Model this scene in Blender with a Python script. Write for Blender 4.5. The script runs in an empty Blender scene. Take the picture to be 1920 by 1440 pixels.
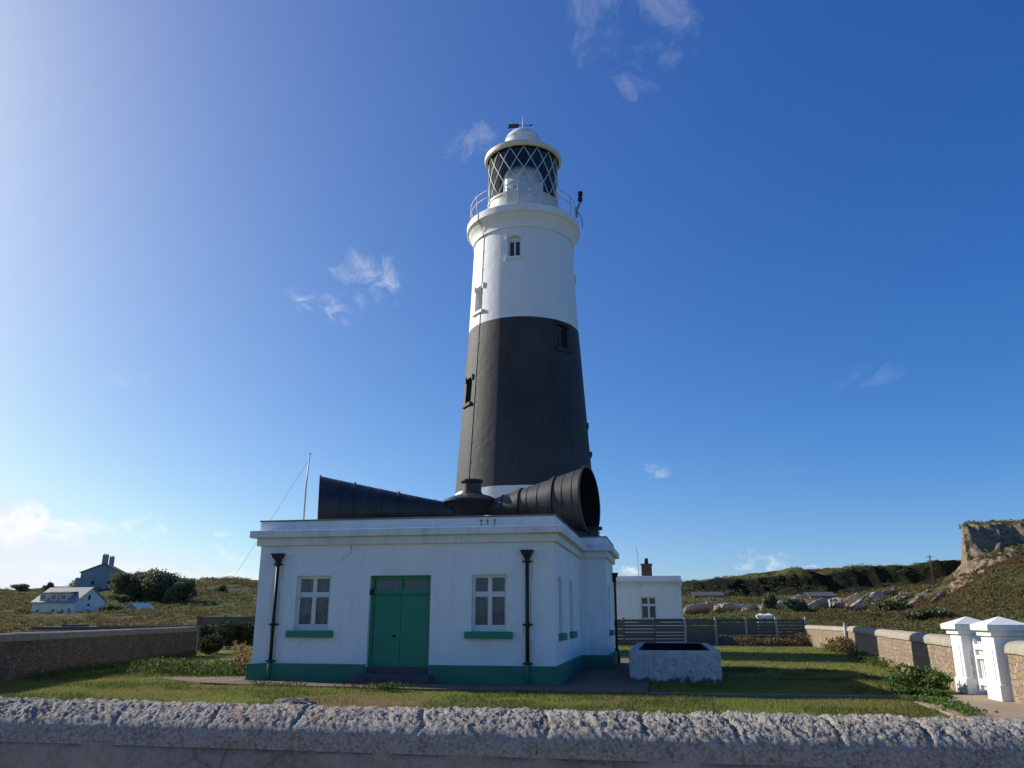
import bpy, bmesh, math, random
import numpy as np
from mathutils import Vector, Matrix
random.seed(7)
RNG = np.random.default_rng(11)
R = math.radians
sc = bpy.context.scene
COL = sc.collection
PHI = R(10.5)                       # the compound is turned this much from the view axis
ORG = (1.18, 21.9)                  # front right corner of the fog signal house
SUN_AZ, SUN_EL = R(-63), R(28)

# ------------------------------------------------------------------ helpers
def ray(px, py):
    th = R(16.2); c, s = math.cos(th), math.sin(th)
    a, b = (px - 960) / 1500., (720 - py) / 1500.
    return Vector((a, c - b * s, s + b * c))
def zat(px, py, Y):
    d = ray(px, py); return 1.7 + Y * d.z / d.y
def loc2w(x, y, z=0.0):
    return (ORG[0] + x * math.cos(PHI) + y * math.sin(PHI), ORG[1] - x * math.sin(PHI) + y * math.cos(PHI), z)

def tag(o, label=None, cat=None, group=None, kind=None):
    if label: o['label'] = label
    if cat: o['category'] = cat
    if group: o['group'] = group
    if kind: o['kind'] = kind
    return o
def thing(name, label, cat, loc=(0, 0, 0), rz=0.0, group=None):
    o = bpy.data.objects.new(name, None); COL.objects.link(o)
    o.empty_display_size = .3
    o.location = loc; o.rotation_euler = (0, 0, rz)
    return tag(o, label, cat, group)

class MB:
    """collects shapes, then becomes ONE mesh object"""
    def __init__(s): s.v = []; s.f = []; s.m = []; s.sm = []
    def add(s, vs, fs, mi=0, smooth=False, M=None):
        n = len(s.v)
        for v in vs:
            v = Vector(v)
            if M is not None: v = M @ v
            s.v.append(v[:])
        for f in fs:
            s.f.append([i + n for i in f]); s.m.append(mi); s.sm.append(smooth)
        return s
    def box(s, x0, x1, y0, y1, z0, z1, mi=0, M=None):
        vs = [(x0,y0,z0),(x1,y0,z0),(x1,y1,z0),(x0,y1,z0),(x0,y0,z1),(x1,y0,z1),(x1,y1,z1),(x0,y1,z1)]
        return s.add(vs, [(0,3,2,1),(4,5,6,7),(0,1,5,4),(1,2,6,5),(2,3,7,6),(3,0,4,7)], mi, False, M)
    def prism(s, poly, z0, z1, mi=0, M=None):
        n = len(poly)
        vs = [(p[0], p[1], z0) for p in poly] + [(p[0], p[1], z1) for p in poly]
        fs = [tuple(range(n))[::-1], tuple(range(n, 2 * n))]
        fs += [(i, (i + 1) % n, n + (i + 1) % n, n + i) for i in range(n)]
        return s.add(vs, fs, mi, False, M)
    def lathe(s, prof, n=64, mi=0, smooth=True, M=None, closed=False, a0=0, a1=2*math.pi):
        full = abs(a1 - a0 - 2 * math.pi) < 1e-6
        k = n if full else n + 1
        vs = []
        for r, z in prof:
            for i in range(k):
                a = a0 + (a1 - a0) * i / n
                vs.append((r * math.cos(a), r * math.sin(a), z))
        fs = []; m = len(prof)
        for j in range(m - 1 + (1 if closed else 0)):
            j2 = (j + 1) % m
            for i in range(n):
                i2 = (i + 1) % k
                fs.append((j * k + i, j * k + i2, j2 * k + i2, j2 * k + i))
        s.add(vs, fs, mi, smooth, M)
        return s
    def cap(s, r, z, n=64, mi=0, up=True, M=None):
        vs = [(r * math.cos(2*math.pi*i/n), r * math.sin(2*math.pi*i/n), z) for i in range(n)]
        f = tuple(range(n))
        return s.add(vs, [f if up else f[::-1]], mi, False, M)
    def tube(s, pts, r, n=8, mi=0, caps=True):
        pts = [Vector(p) for p in pts]; rs = r if isinstance(r, (list, tuple)) else [r] * len(pts)
        rings = []; up = None
        for i, p in enumerate(pts):
            t = (pts[min(i+1, len(pts)-1)] - pts[max(i-1, 0)]).normalized()
            if up is None: up = Vector((0,0,1)) if abs(t.z) < .9 else Vector((1,0,0))
            x = t.cross(up).normalized(); y = x.cross(t).normalized(); up = y
            rings.append([p + rs[i] * (x * math.cos(2*math.pi*k/n) + y * math.sin(2*math.pi*k/n)) for k in range(n)])
        vs = [v for q in rings for v in q]; fs = []
        for j in range(len(pts) - 1):
            for k in range(n):
                k2 = (k + 1) % n
                fs.append((j*n+k, j*n+k2, (j+1)*n+k2, (j+1)*n+k))
        if caps: fs += [tuple(range(n))[::-1], tuple(range((len(pts)-1)*n, len(pts)*n))]
        return s.add(vs, fs, mi, True)
    def build(s, name, mats, parent=None, bevel=0, loc=None, fix=True):
        me = bpy.data.meshes.new(name)
        me.from_pydata(s.v, [], s.f)
        for m in (mats if isinstance(mats, (list, tuple)) else [mats]): me.materials.append(m)
        me.polygons.foreach_set('material_index', s.m)
        me.polygons.foreach_set('use_smooth', s.sm)
        if fix:
            bm = bmesh.new(); bm.from_mesh(me); bmesh.ops.recalc_face_normals(bm, faces=bm.faces[:]); bm.to_mesh(me); bm.free()
        me.update()
        o = bpy.data.objects.new(name, me); COL.objects.link(o)
        if loc is not None: o.location = loc
        if parent is not None: o.parent = parent
        if bevel:
            b = o.modifiers.new('bevel', 'BEVEL'); b.width = bevel; b.segments = 2; b.limit_method = 'ANGLE'; b.angle_limit = R(40)
        return o

def carve(o, cutter):
    """cut the openings of MB `cutter` (same space as o's mesh) out of o"""
    c = cutter.build('cutter_tmp', [m for m in o.data.materials])
    md = o.modifiers.new('cut', 'BOOLEAN'); md.object = c; md.operation = 'DIFFERENCE'; md.solver = 'EXACT'
    par = o.parent; o.parent = None; sl, sr = o.location.copy(), o.rotation_euler.copy()
    o.location = (0,0,0); o.rotation_euler = (0,0,0)
    bpy.context.view_layer.update()
    dg = bpy.context.evaluated_depsgraph_get()
    me = bpy.data.meshes.new_from_object(o.evaluated_get(dg))
    o.modifiers.remove(md); old = o.data; o.data = me; me.name = old.name
    bpy.data.meshes.remove(old)
    cm = c.data; bpy.data.objects.remove(c); bpy.data.meshes.remove(cm)
    o.location = sl; o.rotation_euler = sr; o.parent = par
    return o

# numpy value noise
_T = RNG.random((8, 256, 256)).astype(np.float32)
def vn(x, y, s=0):
    x = np.asarray(x, dtype=np.float64); y = np.asarray(y, dtype=np.float64)
    xi = np.floor(x).astype(int); yi = np.floor(y).astype(int)
    fx = x - xi; fy = y - yi; fx = fx*fx*(3-2*fx); fy = fy*fy*(3-2*fy)
    t = _T[s % 8]; a = t[xi & 255, yi & 255]; b = t[(xi+1) & 255, yi & 255]; c = t[xi & 255, (yi+1) & 255]; d = t[(xi+1) & 255, (yi+1) & 255]
    return (a*(1-fx)+b*fx)*(1-fy)+(c*(1-fx)+d*fx)*fy
def fbm(x, y, o=4, s=0, g=.5):
    r = 0; a = 1; n = 0
    for k in range(o):
        r = r + a * vn(x * 2**k + 17.3*k, y * 2**k + 9.1*k, s + k); n += a; a *= g
    return r / n      # 0..1

def np_mesh(name, V, F, mat, parent=None, smooth=False):
    """fast mesh from arrays: V (n,3), F (m,k)"""
    V = np.ascontiguousarray(V, dtype=np.float32); F = np.ascontiguousarray(F, dtype=np.int32)
    me = bpy.data.meshes.new(name); m, k = F.shape
    me.vertices.add(len(V)); me.vertices.foreach_set('co', V.ravel())
    me.loops.add(m * k); me.loops.foreach_set('vertex_index', F.ravel())
    me.polygons.add(m); me.polygons.foreach_set('loop_start', np.arange(0, m*k, k, dtype=np.int32))
    me.polygons.foreach_set('loop_total', np.full(m, k, dtype=np.int32))
    me.polygons.foreach_set('use_smooth', np.full(m, smooth))
    me.update(calc_edges=True); me.validate()
    for q in (mat if isinstance(mat, (list, tuple)) else [mat]): me.materials.append(q)
    o = bpy.data.objects.new(name, me); COL.objects.link(o)
    if parent is not None: o.parent = parent
    return o

def leaf_quads(P, size, tilt=None, aspect=.6, rng=RNG):
    """a randomly turned little leaf quad at every point of P"""
    n = len(P); d = rng.normal(size=(n, 3)); d /= np.linalg.norm(d, axis=1, keepdims=True)
    if tilt is not None: d[:, 2] = d[:, 2] * (1 - tilt) + tilt * np.abs(d[:, 2]) + tilt * .6; d /= np.linalg.norm(d, axis=1, keepdims=True)
    e = rng.normal(size=(n, 3)); e -= (e * d).sum(1, keepdims=True) * d; e /= np.linalg.norm(e, axis=1, keepdims=True)
    s = (size * (0.6 + .8 * rng.random(n)))[:, None] if np.isscalar(size) else (size * (0.6 + .8 * rng.random(n)))[:, None]
    a = d * s * .5; b = e * s * .5 * aspect
    V = np.stack([P - a, P + b * 1.0 - a * .1, P + a, P - b * 1.0 + a * .1], 1).reshape(-1, 3)
    F = np.arange(n * 4).reshape(n, 4)
    return V, F

# ------------------------------------------------------------------ materials
class NT:
    def __init__(s, m):
        m.use_nodes = True; s.t = m.node_tree; s.t.nodes.clear()
        s.out = s.n('ShaderNodeOutputMaterial')
    def n(s, ty, **k):
        nd = s.t.nodes.new(ty)
        for a, b in k.items(): setattr(nd, a, b)
        return nd
    def l(s, a, b): s.t.links.new(a, b)
    def val(s, node, **k):
        for a, b in k.items(): node.inputs[a.replace('_', ' ')].default_value = b
        return node
    def pos(s):
        return s.n('ShaderNodeNewGeometry').outputs['Position']
    def noise(s, vec, scale, detail=4, rough=.55, stretch=None):
        if stretch:
            mp = s.n('ShaderNodeVectorMath', operation='MULTIPLY'); s.l(vec, mp.inputs[0]); mp.inputs[1].default_value = stretch; vec = mp.outputs[0]
        nd = s.n('ShaderNodeTexNoise'); s.val(nd, Scale=scale, Detail=detail, Roughness=rough); s.l(vec, nd.inputs['Vector']); return nd.outputs['Fac']
    def ramp(s, fac, stops, interp='LINEAR'):
        nd = s.n('ShaderNodeValToRGB'); cr = nd.color_ramp; cr.interpolation = interp
        while len(cr.elements) < len(stops): cr.elements.new(.5)
        for e, (p, c) in zip(cr.elements, stops): e.position = p; e.color = (c, c, c, 1) if isinstance(c, (int, float)) else (*c[:3], 1)
        s.l(fac, nd.inputs[0]); return nd.outputs[0]
    def mix(s, fac, a, b, mode='MIX'):
        nd = s.n('ShaderNodeMix', data_type='RGBA', blend_type=mode)
        for v, i in ((fac, 0), (a, 6), (b, 7)):
            if isinstance(v, (int, float)): nd.inputs[i].default_value = v
            elif isinstance(v, tuple): nd.inputs[i].default_value = (*v[:3], 1)
            else: s.l(v, nd.inputs[i])
        return nd.outputs[2]
    def math(s, op, a, b=0.):
        nd = s.n('ShaderNodeMath', operation=op)
        for v, i in ((a, 0), (b, 1)):
            if isinstance(v, (int, float)): nd.inputs[i].default_value = v
            else: s.l(v, nd.inputs[i])
        return nd.outputs[0]
    def bump(s, h, dist, strength=1., normal=None):
        nd = s.n('ShaderNodeBump'); nd.inputs['Distance'].default_value = dist; nd.inputs['Strength'].default_value = strength
        s.l(h, nd.inputs['Height'])
        if normal is not None: s.l(normal, nd.inputs['Normal'])
        return nd.outputs[0]
    def bsdf(s, col, rough=.6, normal=None, metallic=0., spec=.5, trans=None):
        p = s.n('ShaderNodeBsdfPrincipled')
        for v, k in ((col, 'Base Color'), (rough, 'Roughness'), (metallic, 'Metallic'), (spec, 'Specular IOR Level')):
            if isinstance(v, (int, float)): p.inputs[k].default_value = v
            elif isinstance(v, tuple): p.inputs[k].default_value = (*v[:3], 1)
            else: s.l(v, p.inputs[k])
        if normal is not None: s.l(normal, p.inputs['Normal'])
        sh = p.outputs[0]
        if trans:
            t = s.n('ShaderNodeBsdfTranslucent')
            if isinstance(col, tuple): t.inputs[0].default_value = (*col, 1)
            else: s.l(col, t.inputs[0])
            mx = s.n('ShaderNodeMixShader'); mx.inputs[0].default_value = trans
            s.l(sh, mx.inputs[1]); s.l(t.outputs[0], mx.inputs[2]); sh = mx.outputs[0]
        s.l(sh, s.out.inputs[0]); return p
def newmat(name): 
    m = bpy.data.materials.new(name); return m, NT(m)

def simple(name, c1, c2=None, scale=3., rough=.6, bscale=40., bd=.003, spec=.4, metallic=0., stretch=None):
    m, t = newmat(name); p = t.pos()
    col = c1 if c2 is None else t.mix(t.ramp(t.noise(p, scale, 6, .65, stretch), [(.35, 0.), (.68, 1.)]), c1, c2)
    nb = t.bump(t.noise(p, bscale, 4, .6), bd) if bd else None
    t.bsdf(col, rough, nb, metallic, spec); return m

def white_render(name='white_render', base=(.86, .855, .83), dirt=(.56, .54, .49), amount=.5):
    m, t = newmat(name); p = t.pos()
    st = t.ramp(t.noise(p, 1.1, 7, .7, (1.2, 1.2, .35)), [(.5, 0.), (.85, 1.)])
    sp = t.ramp(t.noise(p, 6, 6, .7), [(.55, 0.), (.8, .6)])
    col = t.mix(t.math('MULTIPLY', st, amount), base, dirt)
    col = t.mix(t.math('MULTIPLY', sp, amount * .6), col, dirt)
    dr = t.ramp(t.noise(p, 1., 5, .65, (5., 5., .28)), [(.53, 0.), (.74, 1.)])          # thin vertical run-off streaks
    col = t.mix(t.math('MULTIPLY', dr, amount * .55), col, (.50, .50, .46))
    yl = t.ramp(t.noise(p, .7, 6, .7, (1.5, 1.5, .8)), [(.56, 0.), (.75, .5)])            # yellowed, patched areas
    col = t.mix(yl, col, (.66, .63, .53))
    h = t.math('ADD', t.noise(p, 55, 3, .6), t.math('MULTIPLY', t.noise(p, 9, 3, .5), .9))
    t.bsdf(col, .75, t.bump(h, .012, .8), 0, .25); return m

M = {}
M['white'] = white_render()
M['white_trim'] = white_render('white_painted_stone', (.78, .78, .765), (.5, .47, .42), .9)
M['tank'] = None
def tower_paint():
    m, t = newmat('tower_paint'); p = t.pos()
    sep = t.n('ShaderNodeSeparateXYZ'); t.l(p, sep.inputs[0]); z = sep.outputs[2]
    wob = t.math('MULTIPLY', t.math('SUBTRACT', t.noise(p, .8, 2), .5), .05)
    z = t.math('ADD', z, wob)
    band = t.math('MULTIPLY', t.math('GREATER_THAN', z, 7.93), t.math('LESS_THAN', z, 17.05))
    n1 = t.noise(p, .55, 7, .65, (1, 1, .5)); n2 = t.noise(p, 4, 6, .7, (1, 1, .25))
    blk = t.mix(t.ramp(n1, [(.35, 0.), (.7, 1.)]), (.034, .035, .038), (.061, .061, .061))
    blk = t.mix(t.ramp(n2, [(.5, 0.), (.85, .55)]), blk, (.088, .087, .085))
    wht = t.mix(t.ramp(n1, [(.45, 0.), (.85, .35)]), (.86, .855, .835), (.66, .64, .58))
    wht = t.mix(t.ramp(n2, [(.55, 0.), (.9, .4)]), wht, (.55, .52, .46))
    col = t.mix(band, wht, blk)
    h = t.math('ADD', t.noise(p, 30, 3, .6), t.math('MULTIPLY', t.noise(p, 3, 3, .5), 1.5))
    t.bsdf(col, .64, t.bump(h, .02, .7), 0, .24); return m
M['tower'] = tower_paint()
M['green'] = simple('green_gloss_paint', (.026, .245, .135), (.03, .205, .115), 2., .45, 30, .004, .4)
M['green_plinth'] = simple('green_masonry_paint', (.042, .185, .122), (.06, .215, .145), 2.5, .7, 45, .01, .3)
M['green_sill'] = simple('green_sill_paint', (.046, .23, .145), (.055, .25, .16), 5., .65, 45, .006, .3)
M['frame'] = simple('white_gloss_paint', (.78, .78, .74), (.68, .66, .58), 8, .4, 60, .001)
M['cream'] = simple('cream_metal_paint', (.76, .74, .64), (.62, .58, .45), 5, .45, 40, .002)
M['iron'] = simple('black_iron', (.012, .012, .014), (.025, .022, .02), 6, .5, 60, .003)
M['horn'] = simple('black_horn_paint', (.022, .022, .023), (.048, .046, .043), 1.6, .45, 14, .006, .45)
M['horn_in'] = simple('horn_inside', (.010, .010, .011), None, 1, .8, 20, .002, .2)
M['lead'] = simple('grey_coping', (.17, .18, .19), (.24, .24, .24), 3, .7, 40, .005)
M['pane'] = None
def pane(name, c1, c2):
    m, t = newmat(name); p = t.pos()
    sep = t.n('ShaderNodeSeparateXYZ'); t.l(p, sep.inputs[0])
    col = t.mix(t.ramp(t.noise(p, 5, 3, .5, (3, 3, .35)), [(.35, 0.), (.7, 1.)]), c1, c2)
    t.bsdf(col, .08, t.bump(t.noise(p, 3.5, 2), .003), 0, .6); return m
M['pane'] = pane('curtained_glass', (.05, .066, .074), (.10, .128, .14))
M['pane_dark'] = pane('dark_glass', (.018, .021, .025), (.05, .055, .06))
M['pane_transom'] = pane('frosted_glass', (.055, .07, .08), (.08, .095, .10))
M['wood_grey'] = simple('weathered_board', (.155, .138, .115), (.095, .086, .073), 6, .8, 35, .006, .2, 0, (1, 1, 6))
M['post'] = simple('galvanised_post', (.42, .42, .38), (.3, .3, .28), 6, .6, 30, .002)
M['post_dark'] = simple('dark_timber_post', (.14, .14, .13), (.09, .09, .085), 6, .7, 30, .004)
M['rust'] = simple('rust', (.20, .085, .03), (.30, .17, .07), 12, .9, 50, .003)
M['brown_paint'] = simple('vane_brown', (.10, .05, .03), (.05, .05, .04), 14, .6, 40, .002)
M['concrete'] = simple('concrete_paving', (.20, .145, .098), (.115, .088, .064), 1.3, .9, 30, .012, .2)
M['step'] = simple('grey_step_stone', (.12, .115, .11), (.08, .078, .075), 3, .85, 30, .01, .2)
M['path'] = simple('sandy_path', (.36, .28, .20), (.29, .225, .16), 1.0, .95, 25, .015, .15)
M['kerb'] = simple('kerb_concrete', (.25, .22, .18), (.17, .155, .13), 3, .9, 30, .01, .2)
M['slate'] = simple('slate_roof', (.22, .22, .23), (.30, .29, .28), 3, .6, 8, .02)
M['slate_dark'] = simple('dark_slate_roof', (.06, .06, .065), (.09, .09, .09), 3, .7, 8, .02)
M['house_white'] = simple('house_wall_white', (.84, .79, .69), (.72, .68, .60), 1, .8, 10, .01)
M['house_grey'] = simple('house_wall_grey', (.34, .36, .36), (.28, .30, .30), .6, .85, 10, .02)
M['brick'] = simple('dark_brick', (.05, .034, .028), (.075, .05, .04), 12, .9, 30, .01)
M['bark'] = simple('bark', (.06, .045, .032), (.09, .07, .05), 8, .9, 20, .02)
M['shed'] = simple('tin_roof_grey', (.085, .08, .075), (.06, .055, .05), 2, .6, 20, .01)
M['optic'] = None
def glass(name, tint=(.93, .96, .98), refl=.22):
    m, t = newmat(name)
    tr = t.n('ShaderNodeBsdfTransparent'); tr.inputs[0].default_value = (*tint, 1)
    gl = t.n('ShaderNodeBsdfGlossy'); gl.inputs[0].default_value = (.95, .97, 1, 1); gl.inputs[1].default_value = .03
    lw = t.n('ShaderNodeLayerWeight'); lw.inputs[0].default_value = refl
    mx = t.n('ShaderNodeMixShader'); t.l(t.math('ADD', t.math('MULTIPLY', lw.outputs[0], .8), .05), mx.inputs[0]); t.l(tr.outputs[0], mx.inputs[1]); t.l(gl.outputs[0], mx.inputs[2])
    t.l(mx.outputs[0], t.out.inputs[0]); return m
M['glass'] = glass('lantern_glass')
def optic_mat():
    m, t = newmat('prism_lens'); p = t.pos()
    sep = t.n('ShaderNodeSeparateXYZ'); t.l(p, sep.inputs[0])
    w = t.math('SINE', t.math('MULTIPLY', sep.outputs[2], 60.))
    col = t.mix(t.ramp(t.noise(p, 1.6, 3), [(.35, 0.), (.65, 1.)]), (.45, .50, .55), (.80, .83, .86))
    t.bsdf(col, .18, t.bump(w, .01, .6), 0, .8); return m
M['optic'] = optic_mat()
M['dark_in'] = simple('dark_lantern_lining', (.012, .013, .018), None, 1, .7, 10, 0, .2)
M['sheet'] = simple('pale_blind', (.55, .57, .6), (.45, .47, .5), 2, .5, 20, .002)

def stone_wall(name, cols, mortar, sx=2.6, sz=4.6, lichen=None):
    m, t = newmat(name); p = t.pos()
    sep = t.n('ShaderNodeSeparateXYZ'); t.l(p, sep.inputs[0])
    # along-wall coordinate + height
    cmb = t.n('ShaderNodeCombineXYZ'); u = t.math('ADD', t.math('MULTIPLY', sep.outputs[0], .35), sep.outputs[1])
    wob = t.math('MULTIPLY', t.math('SUBTRACT', t.noise(p, 3.5, 3), .5), .25)
    t.l(t.math('ADD', t.math('MULTIPLY', u, sx), wob), cmb.inputs[0]); t.l(t.math('ADD', t.math('MULTIPLY', sep.outputs[2], sz), wob), cmb.inputs[1])
    v1 = t.n('ShaderNodeTexVoronoi', feature='DISTANCE_TO_EDGE', voronoi_dimensions='2D'); t.l(cmb.outputs[0], v1.inputs['Vector']); v1.inputs['Scale'].default_value = 1.; v1.inputs['Randomness'].default_value = .85
    v2 = t.n('ShaderNodeTexVoronoi', feature='F1', voronoi_dimensions='2D'); t.l(cmb.outputs[0], v2.inputs['Vector']); v2.inputs['Scale'].default_value = 1.; v2.inputs['Randomness'].default_value = .85
    s3 = t.n('ShaderNodeSeparateColor'); t.l(v2.outputs['Color'], s3.inputs[0])
    k = len(cols); col = t.ramp(s3.outputs[0], [(i / max(1, k - 1), c) for i, c in enumerate(cols)])
    col = t.mix(t.ramp(t.noise(p, 9, 6, .7), [(.4, 0.), (.75, .6)]), col, tuple(x * .55 for x in cols[0]))
    e = t.ramp(v1.outputs['Distance'], [(.02, 0.), (.10, 1.)])
    col = t.mix(e, mortar, col)
    h = t.math('ADD', t.math('MULTIPLY', e, 1.), t.math('MULTIPLY', t.noise(p, 14, 5, .65), .8))
    t.bsdf(col, .9, t.bump(h, .035, 1.), 0, .15); return m
M['rubble'] = stone_wall('tan_rubble_stone', [(.27, .19, .115), (.36, .28, .19), (.30, .21, .15), (.42, .35, .26)], (.34, .28, .21), 4.6, 8.)
M['rubble_dark'] = stone_wall('brown_rubble_stone', [(.085, .066, .05), (.14, .11, .085), (.10, .08, .06), (.165, .135, .105)], (.12, .098, .08), 5.2, 8.5)
M['coping_tan'] = simple('pale_stone_coping', (.40, .36, .29), (.27, .235, .185), 4, .9, 18, .03, .2)
M['coping_grey'] = simple('grey_stone_coping', (.20, .18, .15), (.13, .115, .095), 4, .9, 18, .03, .2)

def granite():
    m, t = newmat('rough_granite'); p = t.pos()
    n1 = t.noise(p, 9, 8, .75); n2 = t.noise(p, 60, 5, .75); n3 = t.noise(p, 2.0, 4, .6)
    col = t.mix(t.ramp(n1, [(.35, 0.), (.66, 1.)]), (.165, .148, .124), (.36, .32, .268))
    col = t.mix(t.ramp(n2, [(.42, 0.), (.62, 1.)]), col, (.46, .425, .385))
    col = t.mix(t.ramp(n2, [(.30, .8), (.42, 0.)]), col, (.07, .068, .066))
    sep = t.n('ShaderNodeSeparateXYZ'); t.l(p, sep.inputs[0])
    # orange lichen: strong on one stretch, flecks elsewhere
    reg = t.ramp(t.math('ABSOLUTE', t.math('ADD', sep.outputs[0], 1.18)), [(.18, .10), (.40, 0.)])
    li = t.math('ADD', t.noise(p, 11, 6, .7), t.math('MULTIPLY', reg, 1.0))
    col = t.mix(t.ramp(li, [(.665, 0.), (.72, .7)]), col, (.30, .14, .045))
    col = t.mix(t.ramp(t.noise(p, 26, 3, .6), [(.66, 0.), (.72, .6)]), col, (.13, .07, .06))
    t.bsdf(col, .85, t.bump(t.math('ADD', n2, n1), .012, 1.), 0, .25); return m
M['granite'] = granite()
def wallface():
    m, t = newmat('grey_wall_render'); p = t.pos()
    n1 = t.noise(p, 2.4, 8, .7); n2 = t.noise(p, 38, 6, .72)
    col = t.mix(t.ramp(n1, [(.35, 0.), (.7, 1.)]), (.22, .19, .155), (.46, .405, .335))
    col = t.mix(t.ramp(n2, [(.4, 0.), (.7, .7)]), col, (.46, .42, .375))
    v = t.n('ShaderNodeTexVoronoi', feature='DISTANCE_TO_EDGE'); t.l(p, v.inputs['Vector']); v.inputs['Scale'].default_value = 1.3
    cr = t.ramp(v.outputs['Distance'], [(.004, 1.), (.014, 0.)])
    cr = t.math('MULTIPLY', cr, t.ramp(t.noise(p, 1.3, 2), [(.52, 0.), (.6, 1.)]))
    col = t.mix(t.math('MULTIPLY', cr, .45), col, (.06, .055, .05))
    t.bsdf(col, .9, t.bump(t.math('ADD', n2, n1), .02, 1.), 0, .2); return m
M['wallface'] = wallface()
def tank_mat():
    m, t = newmat('peeling_white_paint'); p = t.pos()
    sep = t.n('ShaderNodeSeparateXYZ'); t.l(p, sep.inputs[0])
    n = t.noise(p, 3.2, 8, .72); n2 = t.noise(p, 14, 5, .7)
    col = t.mix(t.ramp(n, [(.35, 0.), (.7, 1.)]), (.62, .62, .60), (.46, .46, .44))
    col = t.mix(t.ramp(n2, [(.56, 0.), (.66, 1.)]), col, (.20, .19, .17))
    col = t.mix(t.ramp(t.noise(p, 2.2, 8, .75, (1.6, 1.6, .5)), [(.5, 0.), (.66, .7)]), col, (.30, .30, .27))
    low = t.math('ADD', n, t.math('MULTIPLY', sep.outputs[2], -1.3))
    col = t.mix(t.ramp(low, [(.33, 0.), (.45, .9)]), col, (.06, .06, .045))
    t.bsdf(col, .85, t.bump(t.math('ADD', n2, n), .03, .8), 0, .2); return m
M['tank'] = tank_mat()
def foliage(name, c1, c2, c3=None, pscale=.08, trans=.25, dry=None):
    m, t = newmat(name); g = t.n('ShaderNodeNewGeometry')
    col = t.mix(g.outputs['Random Per Island'], c1, c2)
    if c3: col = t.mix(t.ramp(t.noise(g.outputs['Position'], pscale, 4, .6), [(.42, 0.), (.62, 1.)]), col, t.mix(g.outputs['Random Per Island'], c3, tuple(x * .6 for x in c3)))
    t.bsdf(col, .7, None, 0, .2, trans); return m
M['leaf_dark'] = foliage('evergreen_leaf', (.11, .125, .06), (.21, .22, .115))
M['leaf_bush'] = foliage('bush_leaf', (.06, .105, .022), (.16, .23, .06), None, .1, .4)
M['leaf_deep'] = foliage('dark_bush_leaf', (.03, .042, .015), (.07, .082, .03), None, .1, .25)  # deeper green leaves of the dark bushes at the left
M['bracken'] = foliage('bracken_frond', (.10, .125, .036), (.19, .20, .068), (.18, .11, .05), .03, .35)
M['grass'] = foliage('grass_blade', (.14, .20, .036), (.27, .295, .07), (.30, .25, .09), .30, .45)
M['dry'] = foliage('dry_stem', (.15, .10, .04), (.22, .165, .075), None, .1, .3)
M['weed'] = foliage('weed_leaf', (.05, .085, .02), (.12, .15, .04), None, .1, .35)
def lawn_mat():
    m, t = newmat('lawn_turf'); p = t.pos()
    n1 = t.noise(p, .35, 6, .65); n2 = t.noise(p, 2.6, 6, .7); n3 = t.noise(p, 28, 4, .7)
    col = t.mix(t.ramp(n1, [(.4, 0.), (.62, 1.)]), (.125, .185, .034), (.30, .265, .09))
    col = t.mix(t.ramp(n2, [(.42, 0.), (.72, .75)]), col, (.10, .14, .028))
    col = t.mix(t.ramp(n3, [(.45, 0.), (.75, .7)]), col, (.28, .27, .10))
    # worn dry patch in front of the door
    vd = t.n('ShaderNodeVectorMath', operation='SUBTRACT'); t.l(p, vd.inputs[0]); vd.inputs[1].default_value = (-3.1, 17.6, 0)
    vs = t.n('ShaderNodeVectorMath', operation='MULTIPLY'); t.l(vd.outputs[0], vs.inputs[0]); vs.inputs[1].default_value = (.42, .34, 0)
    vl = t.n('ShaderNodeVectorMath', operation='LENGTH'); t.l(vs.outputs[0], vl.inputs[0])
    w = t.ramp(t.math('ADD', vl.outputs['Value'], t.math('MULTIPLY', t.math('SUBTRACT', n2, .5), 1.2)), [(.6, .95), (1.1, 0.)])
    col = t.mix(w, col, t.mix(t.ramp(n3, [(.4, 0.), (.65, 1.)]), (.16, .10, .045), (.25, .175, .085)))
    t.bsdf(col, .95, t.bump(t.math('ADD', n3, t.math('MULTIPLY', n2, 2.)), .05, 1.), 0, .1); return m
M['lawn'] = lawn_mat()
def terrain_mat():
    m, t = newmat('heath_and_rock'); g = t.n('ShaderNodeNewGeometry'); p = g.outputs['Position']
    n1 = t.noise(p, .045, 5, .65); n2 = t.noise(p, .4, 6, .7); n3 = t.noise(p, 2.2, 5, .7)
    col = t.mix(t.ramp(n1, [(.4, 0.), (.6, 1.)]), (.105, .125, .038), (.14, .105, .05))
    col = t.mix(t.ramp(n2, [(.4, 0.), (.7, .9)]), col, (.07, .082, .026))
    col = t.mix(t.ramp(n3, [(.5, 0.), (.8, .6)]), col, (.17, .15, .062))
    iv = t.n('ShaderNodeAttribute', attribute_name='ivy_shade', attribute_type='GEOMETRY'); col = t.mix(iv.outputs['Fac'], col, t.mix(t.ramp(n3, [(.4, 0.), (.7, 1.)]), (.014, .018, .009), (.04, .042, .02)))  # near-black green: ivy plus the cliff's shade put into the colour
    at = t.n('ShaderNodeAttribute', attribute_name='rock', attribute_type='GEOMETRY'); f = at.outputs['Fac']
    rk = t.mix(t.ramp(t.noise(p, 1.1, 7, .75), [(.3, 0.), (.7, 1.)]), (.17, .12, .072), (.44, .35, .24))
    rk = t.mix(t.ramp(n3, [(.25, .8), (.45, 0.)]), rk, (.05, .04, .03))
    f2 = t.ramp(t.math('ADD', f, t.math('MULTIPLY', t.math('SUBTRACT', n2, .5), .9)), [(.45, 0.), (.6, 1.)])
    col = t.mix(f2, col, rk)
    h = t.math('ADD', t.noise(p, .9, 7, .7), t.math('MULTIPLY', n3, .4))
    t.bsdf(col, .95, t.bump(h, .9, 1.), 0, .1); return m
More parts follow.
